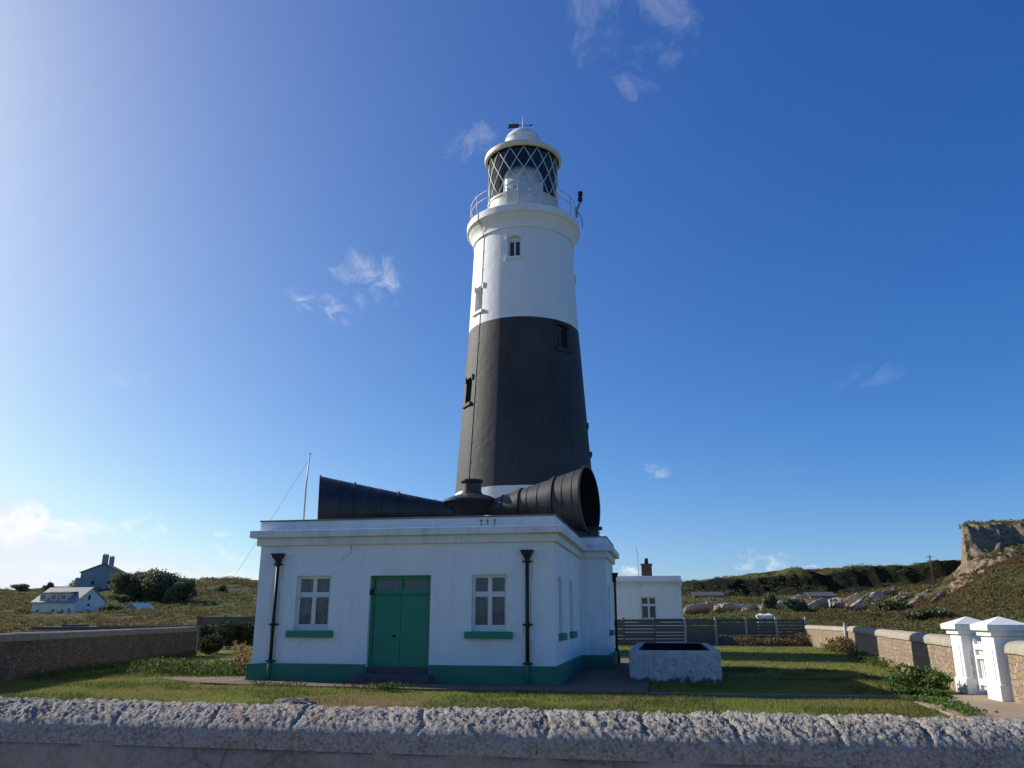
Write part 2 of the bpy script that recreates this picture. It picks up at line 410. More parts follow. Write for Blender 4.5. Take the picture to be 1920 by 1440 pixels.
M['terrain'] = terrain_mat()
M['rock'] = None
def rock_mat(name, a, b):
    m, t = newmat(name); p = t.pos()
    n = t.noise(p, .8, 7, .75); n2 = t.noise(p, 4, 6, .7)
    col = t.mix(t.ramp(n, [(.35, 0.), (.65, 1.)]), a, b)
    col = t.mix(t.ramp(n2, [(.30, .8), (.45, 0.)]), col, tuple(x * .35 for x in a))
    t.bsdf(col, .9, t.bump(t.math('ADD', n, n2), .25, 1.), 0, .15); return m
M['rock'] = rock_mat('pale_quarry_rock', (.40, .34, .27), (.62, .55, .46))
M['rock_near'] = rock_mat('grey_boulder', (.16, .15, .14), (.28, .26, .24))

# ------------------------------------------------------------------ camera, sun, sky
cam = bpy.data.cameras.new('camera'); co = bpy.data.objects.new('camera', cam); COL.objects.link(co); sc.camera = co
cam.sensor_width = 36; cam.lens = 1500 / 1920 * 36; cam.clip_start = .05; cam.clip_end = 20000
co.location = (0, 0, 1.7); co.rotation_euler = (R(90 + 16.2), 0, 0)
sd = Vector((math.sin(SUN_AZ) * math.cos(SUN_EL), math.cos(SUN_AZ) * math.cos(SUN_EL), math.sin(SUN_EL)))
sun = bpy.data.lights.new('sun', 'SUN'); so = bpy.data.objects.new('sun', sun); COL.objects.link(so)
sun.energy = 5.0; sun.angle = R(.5); sun.color = (1, .94, .84)
so.rotation_euler = (-sd).to_track_quat('-Z', 'Y').to_euler(); so.location = (-40, 30, 50)

w = bpy.data.worlds.new('World'); sc.world = w; w.use_nodes = True
t = NT.__new__(NT); t.t = w.node_tree; t.t.nodes.clear()
out = t.n('ShaderNodeOutputWorld'); bg = t.n('ShaderNodeBackground'); bg.inputs[1].default_value = .101
sky = t.n('ShaderNodeTexSky', sky_type='NISHITA'); sky.sun_disc = False; sky.sun_elevation = SUN_EL; sky.sun_rotation = SUN_AZ
sky.altitude = 800; sky.air_density = .6; sky.dust_density = 2.0; sky.ozone_density = 3.0
tc = t.n('ShaderNodeTexCoord'); dv = tc.outputs['Generated']
def cloud(px, py, wx, hy, rot=0., amt=1., sc_=1., thr=.5):
    """soft wisp of cloud in the sky round one direction"""
    d = ray(px, py).normalized(); r = Vector((d.y, -d.x, 0)).normalized(); u = r.cross(d).normalized()
    c, s = math.cos(rot), math.sin(rot); r2 = r * c + u * s; u2 = u * c - r * s
    k = 1. / 1560
    def dot(v, sc1):
        nd = t.n('ShaderNodeVectorMath', operation='DOT_PRODUCT'); t.l(dv, nd.inputs[0]); nd.inputs[1].default_value = v * sc1; return nd.outputs['Value']
    a, b = dot(r2, 1 / (wx * k)), dot(u2, 1 / (hy * k))
    d2 = t.math('ADD', t.math('MULTIPLY', a, a), t.math('MULTIPLY', b, b))
    m = t.ramp(d2, [(0., 1.), (1., 0.)], 'EASE')
    m = t.math('MULTIPLY', m, t.math('GREATER_THAN', dot(d, 1.), 0.))
    cb = t.n('ShaderNodeCombineXYZ'); t.l(dot(r2, 1 / (max(wx*.8, hy) * k)), cb.inputs[0]); t.l(dot(u2, 1 / (hy * k * 1.1)), cb.inputs[1]); cb.inputs[2].default_value = px * .013
    n0 = t.noise(cb.outputs[0], .9 * sc_, 3, .5)
    wv = t.n('ShaderNodeVectorMath', operation='ADD'); t.l(cb.outputs[0], wv.inputs[0])
    w3 = t.n('ShaderNodeCombineXYZ'); t.l(t.math('MULTIPLY', n0, 1.6), w3.inputs[0]); t.l(t.math('MULTIPLY', n0, -1.1), w3.inputs[1]); t.l(w3.outputs[0], wv.inputs[1])
    n1 = t.noise(wv.outputs[0], 1.35 * sc_, 8, .6)
    f = t.math('ADD', n1, t.math('MULTIPLY', t.math('SUBTRACT', m, 1.), thr))
    return t.math('MULTIPLY', t.ramp(f, [(.40, 0.), (.78, 1.)], 'EASE'), amt)
CL = [(20, 985, 110, 62, 0, 1.3, 1., .4), (140, 1000, 135, 40, 0, 1.1, 1., .42), (275, 985, 70, 40, 0, .7, 1.), (430, 1030, 60, 40, -.4, .9, 1.2),
      (150, 1085, 360, 46, 0, .55, 1., .3), (430, 1075, 180, 40, 0, 1., 1., .35), (690, 525, 120, 95, -.35, .4, 1.5, .38), (600, 572, 140, 55, -.2, .5, 1.3, .38),
      (880, 270, 90, 65, .3, .15, 1.2), (1175, 30, 190, 140, -.2, .18, 1.2, .38), (1195, 155, 90, 60, -.5, .15, 1.3), (1430, 1050, 95, 42, 0, .7, 1.2),
      (1180, 1070, 34, 24, 0, .9, 1.), (1235, 880, 60, 30, 0, .4, 1.), (1535, 1072, 50, 26, 0, .9, 1.), (420, 997, 40, 20, 0, .5, 1.), (1640, 700, 150, 55, .4, .08, 1.), (230, 705, 80, 32, 0, .2, 1.)]
hs = t.n('ShaderNodeHueSaturation'); hs.inputs['Saturation'].default_value = 1.3; t.l(sky.outputs[0], hs.inputs['Color'])
# camera-like contrast of the blue: scale, gamma, scale back
def vmul(a, v):
    nd = t.n('ShaderNodeVectorMath', operation='MULTIPLY'); t.l(a, nd.inputs[0]); nd.inputs[1].default_value = v; return nd
sp_ = t.n('ShaderNodeSeparateXYZ'); t.l(vmul(hs.outputs[0], (.12, .12, .12)).outputs[0], sp_.inputs[0])
cm_ = t.n('ShaderNodeCombineXYZ')
for i_, (g_, k_, top_) in enumerate(((.88, 9.6, 6.9), (.91, 10.4, 7.5), (.66, 9.1, 8.2))):
    sm_ = t.n('ShaderNodeMath', operation='SMOOTH_MIN'); t.l(t.math('MULTIPLY', t.math('POWER', sp_.outputs[i_], g_), k_), sm_.inputs[0])
    sm_.inputs[1].default_value = top_; sm_.inputs[2].default_value = 1.6; t.l(sm_.outputs[0], cm_.inputs[i_])
col = cm_.outputs[0]
for c_ in CL: col = t.mix(cloud(*c_), col, (8.5, 8.5, 8.5))
t.l(col, bg.inputs[0]); t.l(bg.outputs[0], out.inputs[0])
vs = sc.view_settings; sc.display_settings.display_device = 'sRGB'; vs.view_transform = 'Standard'; vs.look = 'None'; vs.exposure = .25; vs.gamma = 1.; vs.use_curve_mapping = False

# ------------------------------------------------------------------ land
def interp_cols():
    Yk = [0, 30, 45, 58, 80, 100, 106, 109, 111, 114, 126, 140, 150, 170, 190, 200, 206, 210, 216, 240, 300, 420, 900, 3000]
    cols = {}
    def col(px, kn):      # kn: list of (Y, screen row seen there)  -> height profile
        ks = sorted(kn); Y = [0, 50] + [k[0] for k in ks]; Z = [-.12, -.12] + [zat(px, k[1], k[0]) for k in ks]
        Y += [900, 3000]; Z += [Z[-1] - 2, Z[-1] - 40]
        cols[px] = np.interp(Yk, Y, Z)
    col(-700, [(58, 1212), (150, 1150), (190, 1128), (240, 1120)])
    col(0, [(58, 1208), (150, 1151), (190, 1125), (240, 1106)])
    col(120, [(58, 1208), (150, 1151), (190, 1118), (240, 1101)])
    col(200, [(58, 1208), (150, 1151), (170, 1136), (190, 1106), (240, 1097)])
    col(345, [(58, 1207), (150, 1149), (190, 1115), (240, 1087)])
    col(430, [(58, 1207), (150, 1147), (190, 1116), (240, 1083)])
    col(485, [(58, 1207), (150, 1147), (190, 1118), (240, 1090)])
    col(700, [(58, 1207), (150, 1150), (240, 1115)])
    col(1200, [(58, 1207), (106, 1158), (126, 1143), (200, 1124), (206, 1118), (210, 1104), (216, 1100), (300, 1098)])
    col(1280, [(58, 1206), (106, 1157), (126, 1140), (140, 1134), (200, 1120), (206, 1112), (210, 1100), (216, 1096), (300, 1094)])
    col(1400, [(58, 1206), (106, 1155), (126, 1138), (140, 1134), (200, 1122), (206, 1110), (210, 1087), (216, 1083), (300, 1080)])
    col(1490, [(58, 1205), (106, 1152), (126, 1130), (140, 1129), (200, 1121), (206, 1106), (210, 1076), (216, 1072), (300, 1071)])
    col(1600, [(58, 1203), (106, 1150), (126, 1124), (140, 1123), (200, 1116), (206, 1102), (210, 1072), (216, 1068), (300, 1067)])
    col(1690, [(58, 1198), (106, 1146), (114, 1132), (126, 1113), (140, 1111), (200, 1104), (206, 1094), (210, 1069), (216, 1065), (300, 1064)])
    col(1765, [(58, 1193), (80, 1160), (106, 1122), (114, 1110), (126, 1106), (140, 1106), (200, 1102), (206, 1090), (210, 1065), (216, 1061), (300, 1060)])
    col(1795, [(58, 1191), (80, 1155), (106, 1100), (114, 1089), (126, 1088), (150, 1092), (206, 1092), (210, 1063), (216, 1059), (300, 1058)])
    col(1819, [(58, 1190), (80, 1148), (100, 1093), (106, 1080), (109, 1071), (114, 1068), (150, 1072), (206, 1090), (210, 1061), (216, 1057), (300, 1057)])
    col(1829, [(58, 1190), (80, 1146), (100, 1088), (106, 1062), (109, 1036), (111, 1001), (114, 997), (150, 988), (300, 1000)])
    col(1839, [(58, 1190), (80, 1143), (100, 1081), (106, 1058), (109, 1034), (111, 993), (114, 988), (150, 986), (300, 1000)])
    col(1860, [(58, 1189), (80, 1138), (100, 1066), (106, 1046), (109, 1024), (111, 989), (114, 985), (150, 983), (300, 1000)])
    col(1925, [(58, 1187), (80, 1120), (100, 1044), (106, 1028), (109, 1014), (111, 988), (114, 984), (150, 981), (300, 1000)])
    col(2400, [(58, 1180), (80, 1090), (100, 1010), (106, 990), (109, 985), (114, 970), (150, 960), (300, 990)])
    xs = sorted(cols); return np.array(xs), np.array(Yk), np.array([cols[x] for x in xs])
TX, TY, TZ = interp_cols()
def terr_z(X, Y):
    X = np.asarray(X, float); Y = np.maximum(np.asarray(Y, float), .5)
    px = np.clip(960 + 1562 * X / Y, TX[0], TX[-1])
    i = np.clip(np.searchsorted(TX, px) - 1, 0, len(TX) - 2); fx = (px - TX[i]) / (TX[i+1] - TX[i]); 
    j = np.clip(np.searchsorted(TY, Y) - 1, 0, len(TY) - 2); fy = np.clip((Y - TY[j]) / (TY[j+1] - TY[j]), 0, 1)
    z = (TZ[i, j] * (1-fx) + TZ[i+1, j] * fx) * (1-fy) + (TZ[i, j+1] * (1-fx) + TZ[i+1, j+1] * fx) * fy
    k = np.clip((Y - 52) / 40, 0, 1)
    n = (fbm(X * .09, Y * .09, 4, 1) - .5) * 2.2 + (fbm(X * .5, Y * .5, 3, 3) - .5) * .7
    rough = np.where((Y > 198) & (Y < 222) & (px > 1240), 1., 0.)
    n = n + rough * ((fbm(X * .16, Y * .05, 4, 5) - .5) * 3.5)
    kn = np.where((Y > 101) & (Y < 116) & (px > 1780), 1., 0.)
    n = n + kn * (fbm(X * .6, Y * .6, 4, 6) - .5) * 2.2
    return z + n * k * np.where(Y > 1000, 0, 1)
px = np.concatenate([np.arange(-700, -40, 20), np.arange(-40, 490, 3.2), np.arange(490, 1240, 15), np.arange(1240, 1960, 2.5), np.arange(1960, 2401, 20)])
Yr = np.concatenate([np.linspace(1.2, 50, 20), np.linspace(51, 100, 56), np.linspace(100.5, 117, 60), np.linspace(117.5, 130, 26), np.linspace(131, 196, 48), np.linspace(197, 222, 70), np.linspace(224, 300, 30), np.geomspace(310, 3000, 18)])
PX, YY = np.meshgrid(px, Yr, indexing='ij'); XX = (PX - 960) / 1562 * YY
ZZ = terr_z(XX, YY)
n0, n1 = PX.shape
idx = np.arange(n0 * n1).reshape(n0, n1)
F = np.stack([idx[:-1, :-1], idx[1:, :-1], idx[1:, 1:], idx[:-1, 1:]], -1).reshape(-1, 4)
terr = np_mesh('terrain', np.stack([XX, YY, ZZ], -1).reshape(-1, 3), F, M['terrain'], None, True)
tag(terr, None, None, None, 'structure')
# bare rock where the quarry faces are steep
dzy = np.gradient(ZZ, axis=1) / np.maximum(np.gradient(YY, axis=1), 1e-3); dzx = np.gradient(ZZ, axis=0) / np.maximum(np.gradient(XX, axis=0), 1e-3)
steep = np.sqrt(dzx**2 + dzy**2)
knoll = ((PX > 1780) & (YY > 98) & (YY < 117))
rockf = np.where(knoll, np.clip((steep - .5) / .6, 0, 1), np.clip((steep - 1.1) / 1.2, 0, .62))
rockf = np.where((PX > 1240) & (YY > 106) & (YY < 130) & (PX < 1800), np.clip((fbm(XX * .10 + YY * .05, YY * .16, 4, 2) - .41) * 7, 0, 1.), rockf)
rockf = np.where(PX < 1200, 0, rockf)
ivy_shade_f = np.where((PX > 1240) & (YY > 199) & (YY < 214) & (PX < 1822), np.clip((fbm(XX * .1, ZZ * .25, 3, 5) - .22) * 5, 0, 1), 0)  # cliff band darkened to stand in for its shade, along with ivy
ai = terr.data.attributes.new('ivy_shade', 'FLOAT', 'POINT'); ai.data.foreach_set('value', ivy_shade_f.astype(np.float32).ravel())
at = terr.data.attributes.new('rock', 'FLOAT', 'POINT'); at.data.foreach_set('value', rockf.astype(np.float32).ravel())
g = MB(); g.add([(3500*math.cos(2*math.pi*i/96), 3500*math.sin(2*math.pi*i/96), -.30) for i in range(96)], [tuple(range(96))])
tag(g.build('ground', M['terrain']), kind='structure')

# lawn of the walled yard, gently uneven
lx = np.linspace(-30, 24, 136); ly = np.linspace(4.2, 53, 124); LX, LY = np.meshgrid(lx, ly, indexing='ij')
LZ = (fbm(LX * .35, LY * .35, 3, 4) - .5) * .07 - .03
ii = np.arange(LX.size).reshape(LX.shape)
lawn = np_mesh('lawn', np.stack([LX, LY, LZ], -1).reshape(-1, 3), np.stack([ii[:-1, :-1], ii[1:, :-1], ii[1:, 1:], ii[:-1, 1:]], -1).reshape(-1, 4), M['lawn'], None, True)
tag(lawn, kind='structure')

# paving round the house (local frame of the compound)
def sheet(name, pts, z, mat, thick=.06, local=True):
    b = MB(); b.prism([(loc2w(*p)[:2] if local else p) for p in pts], z - thick, z)
    return tag(b.build(name, mat), kind='structure')
sheet('paving', [(-11.6, .35), (-9.4, -1.1), (-7.0, -1.5), (-3.0, -1.85), (2.3, -1.85), (2.3, 14), (.9, 14), (.9, 6.55), (.0, 6.55), (.0, .02), (-8.8, .02), (-8.8, 1.6)], .022, M['concrete'])
sheet('kerb_strip', [(2.32, -2.02), (8.0, -2.0), (8.0, -1.86), (2.32, -1.86)], .03, M['kerb'])
sheet('path', [(8.5, 18.75), (9.2, 19.0), (10.9, 19.3), (12.6, 17.9), (10.0, 14.0), (8.7, 13.2), (7.6, 13.9)], .024, M['path'], .06, False)

def outside_bounce():  # unseen pale ground, added to bounce light onto the house front
    b = MB(); b.prism([(-60, 3.9 + 60 * math.tan(PHI)), (60, 3.9 - 60 * math.tan(PHI)), (60, -40), (-60, -40)][::-1], -.1, -.02)
    return tag(b.build('bounce_ground', M['path']), kind='structure')
outside_bounce()

# ------------------------------------------------------------------ lighthouse
TC = (.67, 43.0)
LH = thing('lighthouse', 'tall white round lighthouse with one broad black band and a glazed lantern on top', 'lighthouse', (*TC, 0))
def tr(z): return float(np.interp(z, [0, 4, 8.9, 17.4, 22.4], [4.35, 3.98, 3.66, 3.10, 2.87]))
prof = [(0, 0)] + [(tr(z), z) for z in np.linspace(0, 22.42, 40)] + [(2.96, 22.42), (2.96, 22.50), (2.92, 22.54), (2.93, 22.62), (2.97, 22.8), (3.06, 22.98), (3.18, 23.12), (3.20, 23.18), (3.28, 23.22), (3.33, 23.27), (3.33, 23.64), (3.29, 23.70), (0, 23.70)]
b = MB(); k = 160
vs_, fs_ = [], []
vs_.append((0, 0, 0))
rings = prof[1:-1]
for r, z in rings:
    for i in range(k): vs_.append((r * math.cos(2*math.pi*i/k), r * math.sin(2*math.pi*i/k), z))
vs_.append((0, 0, 23.70)); top = len(vs_) - 1
for i in range(k): fs_.append((0, 1 + (i+1) % k, 1 + i))
for j in range(len(rings) - 1):
    for i in range(k): fs_.append((1 + j*k + i, 1 + j*k + (i+1) % k, 1 + (j+1)*k + (i+1) % k, 1 + (j+1)*k + i))
for i in range(k): fs_.append((1 + (len(rings)-1)*k + i, 1 + (len(rings)-1)*k + (i+1) % k, top))
b.add(vs_, fs_, 0, True)
TWIN = [(-11, 20.62, 21.93, .72), (-56, 17.86, 19.36, .78), (40, 15.45, 16.85, .80), (-64, 12.66, 14.12, .78), (88, 20.55, 22.0, .78), (87, 10.2, 11.7, .8), (150, 17, 18.4, .8)]
def rotm(deg): return Matrix.Rotation(R(deg - 90), 4, 'Z')     # local +X points outward at azimuth deg (0 = towards camera)
cut = MB()
for az, z0, z1, w_ in TWIN:
    r = tr((z0 + z1) / 2); h = w_ / 2; arc = [(h * math.cos(a), z1 - .13 + .13 * math.sin(a)) for a in np.linspace(0, math.pi, 9)]
    pts = [(-h, z0), (h, z0)] + arc
    n = len(pts); x0, x1 = r - .38, r + .6
    cut.add([(x0, -p[0], p[1]) for p in pts] + [(x1, -p[0], p[1]) for p in pts], [tuple(range(n)), tuple(range(n, 2*n))[::-1]] + [(i, n+i, n+(i+1) % n, (i+1) % n) for i in range(n)], 0, False, rotm(az))
body = b.build('tower', M['tower']); carve(body, cut); body.parent = LH
body.data.shade_smooth() if hasattr(body.data, 'shade_smooth') else None
body.data.set_sharp_from_angle(angle=R(28))
for az, z0, z1, w_ in TWIN:
    r = tr((z0 + z1) / 2); RM = rotm(az); h = w_ / 2; x = r - .33
    white = z0 > 17
    blank = az == -56
    fr = MB()
    fr.box(x, x + .07, -h, -h + .09, z0, z1 - .02, 0, RM); fr.box(x, x + .07, h - .09, h, z0, z1 - .02, 0, RM)
    fr.box(x, x + .07, -h + .09, h - .09, z0, z0 + .10, 0, RM); fr.box(x, x + .07, -h + .09, h - .09, z1 - .30, z1 - .02, 0, RM); fr.box(x, x + .07, -.05, .05, z0 + .10, z1 - .30, 0, RM)
    f_ = fr.build('window', M['frame'] if white else M['horn'], LH)
    pn = MB(); pn.box(x + .01, x + .03, -h + .09, -.05, z0 + .10, z1 - .30, 0, RM); pn.box(x + .01, x + .03, .05, h - .09, z0 + .10, z1 - .30, 0, RM)
    pn.build('blank_panel' if blank else 'pane', M['frame'] if blank else M['pane_dark'], f_)
    sl = MB(); sl.box(tr(z0) - .25, tr(z0) + .10, -h - .13, h + .13, z0 - .17, z0, 0, RM); sl.build('sill', M['tower'], f_, .012)
    for s_ in (-1, 1):
        hd = MB(); hd.box(tr(z1) - .2, tr(z1) + .05, min(s_ * (h), s_ * (h + .10)), max(s_ * (h), s_ * (h + .10)), z1 - .22, z1 + .10, 0, RM); hd.build('window_stop', M['tower'], f_, .01)
# earthing strip up the wall
pts = []
for z in np.linspace(5, 22.3, 30): pts.append(rotm(-51) @ Vector((tr(z) + .012, 0, z)))
pts += [rotm(-51) @ Vector(p) for p in [(2.99, 0, 22.46), (2.96, 0, 22.65), (3.10, 0, 22.98), (3.24, 0, 23.15), (3.35, 0, 23.25), (3.35, 0, 23.68)]]
cd = MB(); cd.tube(pts, .016, 6)
for z in np.arange(6, 22, 1.1): cd.box(tr(z) - .01, tr(z) + .035, -.04, .04, z, z + .05, 0, rotm(-51))
cd.build('lightning_strip', M['iron'], LH)
# lantern
LN = MB(); LN.lathe([(2.07, 23.705), (2.07, 24.3), (2.10, 24.3), (2.10, 24.36), (2.07, 24.36), (2.07, 25.10), (2.13, 25.10), (2.13, 25.2), (1.98, 25.2), (1.98, 23.705)], 96, closed=True)
lantern = LN.build('lantern_room', M['cream'], LH); lantern.data.set_sharp_from_angle(angle=R(30))
GZ0, GZ1, GR = 25.2, 28.05, 2.05
gl = MB(); gl.lathe([(GR, GZ0), (GR, GZ1)], 96, M=None); gl.build('lantern_glazing', M['glass'], lantern, fix=False)
ab = MB()
for i in range(16):
    for s_ in (-1, 1):
        a0 = 2 * math.pi * (i + .01) / 16
        ab.tube([((GR + .03) * math.cos(a0 + s_ * math.pi / 4 * q), (GR + .03) * math.sin(a0 + s_ * math.pi / 4 * q), GZ0 + (GZ1 - GZ0) * q) for q in np.linspace(0, 1, 9)], .026, 6)
ab.build('glazing_bars', M['cream'], lantern)
rf = MB(); rf.lathe([(1.95, 28.05), (2.22, 28.05), (2.30, 28.09), (2.33, 28.20), (2.32, 28.34), (2.24, 28.39), (1.2, 28.58), (1.12, 28.62)], 96)
dm = MB(); dm.lathe([(1.10, 28.6), (1.07, 29.62), (1.10, 29.64), (1.10, 29.70), (1.05, 29.73), (.98, 29.93), (.80, 30.14), (.52, 30.27), (.25, 30.33), (0, 30.34)], 64); dm_ = dm.build('dome', M['white_trim'], lantern); dm_.data.set_sharp_from_angle(angle=R(35))
ro = rf.build('lantern_roof', M['cream'], lantern); ro.data.set_sharp_from_angle(angle=R(35))
ce = MB(); ce.lathe([(2.2, 28.06), (1.99, 28.0), (1.98, 27.3), (1.5, 28.2), (0, 28.5)], 64); ce.build('ceiling', M['dark_in'], lantern)
op = MB(); op.lathe([(.0, 25.0), (.9, 25.0), (1.16, 25.3), (1.2, 25.9), (1.2, 27.1), (1.12, 27.35), (.9, 27.48), (0, 27.5)], 48); op.build('lens', M['optic'], lantern)
oh = MB(); oh.lathe([(0, 27.5), (.95, 27.5), (1.0, 27.7), (.8, 28.0), (0, 28.1)], 48); oh.build('lens_hood', M['dark_in'], lantern)
bl = MB(); bl.lathe([(1.90, 25.9), (1.90, 28.0)], 60, a0=R(0), a1=R(118)); bl.build('blind', M['dark_in'], lantern, fix=False)
bl = MB(); bl.lathe([(1.90, 26.7), (1.90, 28.0)], 40, a0=R(119), a1=R(175)); bl.build('blind', M['dark_in'], lantern, fix=False)
# flat screen and lit panel leaning on the lantern wall
pb = MB(); pb.box(-.36, 1.10, -2.50, -2.36, 23.9, 25.42)
pnl = pb.build('screen_panel', M['sheet'], LH, .01)
for z in (24.62, 24.98):
    d = MB(); d.lathe([(0, 0), (.10, 0), (.10, .03), (0, .03)], 20, M=Matrix.Translation((.36, -2.50, z)) @ Matrix.Rotation(R(90), 4, 'X')); d.build('round_lamp', M['frame'], pnl)
pb = MB(); pb.box(-1.0, -.38, -2.36, -2.29, 23.9, 25.12); pb.build('screen_panel', M['cream'], LH, .01)
ft = MB()
for x in (-.3, 1.04): ft.box(x - .03, x + .03, -2.45, -2.4, 23.70, 23.95)
ft.box(-.36, 1.10, -2.56, -2.50, 23.83, 23.90); ft.build('screen_feet', M['frame'], LH)
# gallery rail
rl = MB()
RR = 3.12
def rp(deg, z, r=RR): return (rotm(deg) @ Vector((r, 0, z)))
for z in (24.55, 25.0):
    for a_, b_ in ((-148, -38), (38, 148), (148, 212)): rl.tube([rp(q, z) for q in np.linspace(a_, b_, 30)], .022, 6)
rail = rl.build('gallery_rail', M['cream'], LH)
for q in list(range(-148, -30, 22)) + list(range(38, 150, 22)) + [170, 190]:
    s_ = MB(); s_.tube([rp(q, 23.68), rp(q, 25.06)], .032, 6); s_.build('rail_post', M['cream'], rail)
# fog detector standing on the rail, at the right
fd = MB(); P = rp(82, 24.3, 3.18); 
fd.tube([P, P + Vector((.02, 0, .5)), P + Vector((.22, -.05, .95))], [.06, .09, .07], 10)
arm = fd.build('detector_arm', M['post'], LH)
for dz, dx in ((1.0, .22), (1.36, .24)):
    h_ = MB(); h_.lathe([(0, 0), (.10, 0), (.14, .05), (.14, .25), (.10, .30), (0, .30)], 18, M=Matrix.Translation(P + Vector((dx, -.05, dz)))); h_.build('detector_head', M['iron'], arm)
cb_ = MB(); cb_.tube([P + Vector((.05, -.05, .3)), P + Vector((.2, -.1, .1)), P + Vector((.33, .1, -.25)), P + Vector((.35, .2, -.6))], .02, 6); cb_.build('cable', M['iron'], arm)
# weathervane
pv = MB(); pv.tube([(0, 0, 30.3), (0, 0, 30.9), (0, 0, 31.45)], [.05, .035, .012], 8); pole = pv.build('vane_pole', M['frame'], LH)
va = MB(); ang = Matrix.Translation((0, 0, 30.82)) @ Matrix.Rotation(R(-8), 4, 'Z') @ Matrix.Rotation(R(3), 4, 'Y')
va.add([(x, y, z) for y in (-.012, .012) for x, z in [(-.95, .12), (-.86, .0), (-.95, -.18), (-.3, -.15), (-.2, 0), (-.3, .14)]], [(0,1,2,3,4,5), (11,10,9,8,7,6)] + [(i, (i+1) % 6 , 6 + (i+1) % 6, 6 + i) for i in range(6)], 0, False, ang)
va.add([(x, y, z) for y in (-.012, .012) for x, z in [(.42, .06), (.66, 0), (.42, -.06)]], [(0,1,2), (5,4,3)] + [(i, (i+1) % 3, 3 + (i+1) % 3, 3 + i) for i in range(3)], 0, False, ang)
va.tube([ang @ Vector((-.25, 0, 0)), ang @ Vector((.45, 0, 0))], .018, 6); va.build('weathervane', M['brown_paint'], pole)

# ------------------------------------------------------------------ fog signal house
HM = Matrix.Translation((ORG[0], ORG[1], 0)) @ Matrix.Rotation(-PHI, 4, 'Z')
H = thing('fog_signal_house', 'low white flat roofed building with green double doors and green plinth', 'building', (*ORG, 0), -PHI)
WX, WY = .87, 6.5
def foot(o): return [(-8.55 - o, -o), (-.05 + o, -o), (-.05 + o, WY - o), (WX + o, WY - o), (WX + o, 10.3 + o), (-8.55 - o, 10.3 + o)]
b = MB(); b.prism(foot(0), 0, 3.64)
wl = b.build('wall', M['white'])
WINS = [('y', -7.38, -6.36, 1.32, 2.80), ('y', -2.31, -1.34, 1.31, 2.79)]
SIDE = [(-.05, .79, 1.54, 1.25, 2.75), (-.05, 3.4, 4.25, 1.25, 2.76), (.87, 7.3, 7.95, 1.24, 2.76)]
cut = MB()
for _, x0, x1, z0, z1 in WINS: cut.box(x0, x1, -.2, .26, z0, z1)
for xp, y0, y1, z0, z1 in SIDE: cut.box(xp - .26, xp + .2, y0, y1, z0, z1)
cut.box(-5.21, -3.46, -.2, .30, .02, 2.79)
carve(wl, cut); wl.parent = H
def ringprism(o0, o1, z0, z1): return MB().prism(foot(o0), z0, z1)
b = MB(); b.prism(foot(.10), 3.64, 3.86); b.build('frieze', M['white_trim'], H, .012)
b = MB(); b.prism(foot(.26), 3.86, 4.06); b.build('cornice', M['white_trim'], H, .015)
# parapet as four-sided ring with grey coping
def ring(name, o, t_, z0, z1, mat, bev):
    P0, P1 = foot(o), foot(o - t_); n = len(P0); q = MB()
    vs = [(p[0], p[1], z) for z in (z0, z1) for P in (P0, P1) for p in P]
    fs = []
    for i in range(n):
        j = (i + 1) % n
        fs += [(i, j, 2*n + j, 2*n + i), (n + j, n + i, 3*n + i, 3*n + j), (2*n + i, 2*n + j, 3*n + j, 3*n + i), (j, i, n + i, n + j)]
    q.add(vs, fs); return q.build(name, mat, H, bev)
ring('parapet', .05, .3, 4.06, 4.33, M['white'], .01)
ring('parapet_coping', .075, .35, 4.33, 4.37, M['lead'], .008)
b = MB(); b.prism(foot(-.24), 4.06, 4.12); b.build('roof', M['lead'], H)
# plinth in two lengths, either side of the door
def plinth():
    q = MB(); o = .10
    q.prism([(-8.65, -o), (-5.22, -o), (-5.22, .05), (-8.5, .05), (-8.5, 10.25), (-8.65, 10.25)], 0, .46)
    q.prism([(-3.45, -o), (.05, -o), (.05, WY - o), (.97, WY - o), (.97, 10.4), (.80, 10.4), (.80, WY + .05), (-.1, WY + .05), (-.1, .05), (-3.45, .05)], 0, .46)
    return q.build('plinth', M['green_plinth'], H, .02)
plinth()
def casement(x0, x1, z0, z1, Mx, glassm, parent, mull=.10, sillmat=None, fr_w=.08, name='window'):
    """white frame with a cross of mullion and transom; glass behind; local plane y = depth"""
    zt = z1 - .08 - (z1 - z0) * .245; y0, y1 = .12, .19
    f = MB()
    f.box(x0, x0 + fr_w, y0, y1, z0, z1, 0, Mx); f.box(x1 - fr_w, x1, y0, y1, z0, z1, 0, Mx)
    f.box(x0 + fr_w, x1 - fr_w, y0, y1, z0, z0 + .17, 0, Mx); f.box(x0 + fr_w, x1 - fr_w, y0, y1, z1 - .08, z1, 0, Mx)
    xm = (x0 + x1) / 2
    f.box(xm - mull / 2 - .01, xm + mull / 2 + .01, y0 - .006, y1, z0 + .17, z1 - .08, 0, Mx)
    f.box(x0 + fr_w, xm - mull / 2 - .01, y0 + .004, y1, zt - .14, zt, 0, Mx); f.box(xm + mull / 2 + .01, x1 - fr_w, y0 + .004, y1, zt - .14, zt, 0, Mx)
    # sash edges
    w_ = f.build(name, M['frame'], parent, .006)
    p = MB()
    for a, c in ((x0 + fr_w, xm - mull / 2 - .01), (xm + mull / 2 + .01, x1 - fr_w)):
        for e, g_ in ((z0 + .17, zt - .14), (zt, z1 - .08)):
            p.box(a, c, y1 - .035, y1 - .02, e, g_, 0, Mx)
    p.build('pane', glassm, w_)
    return w_
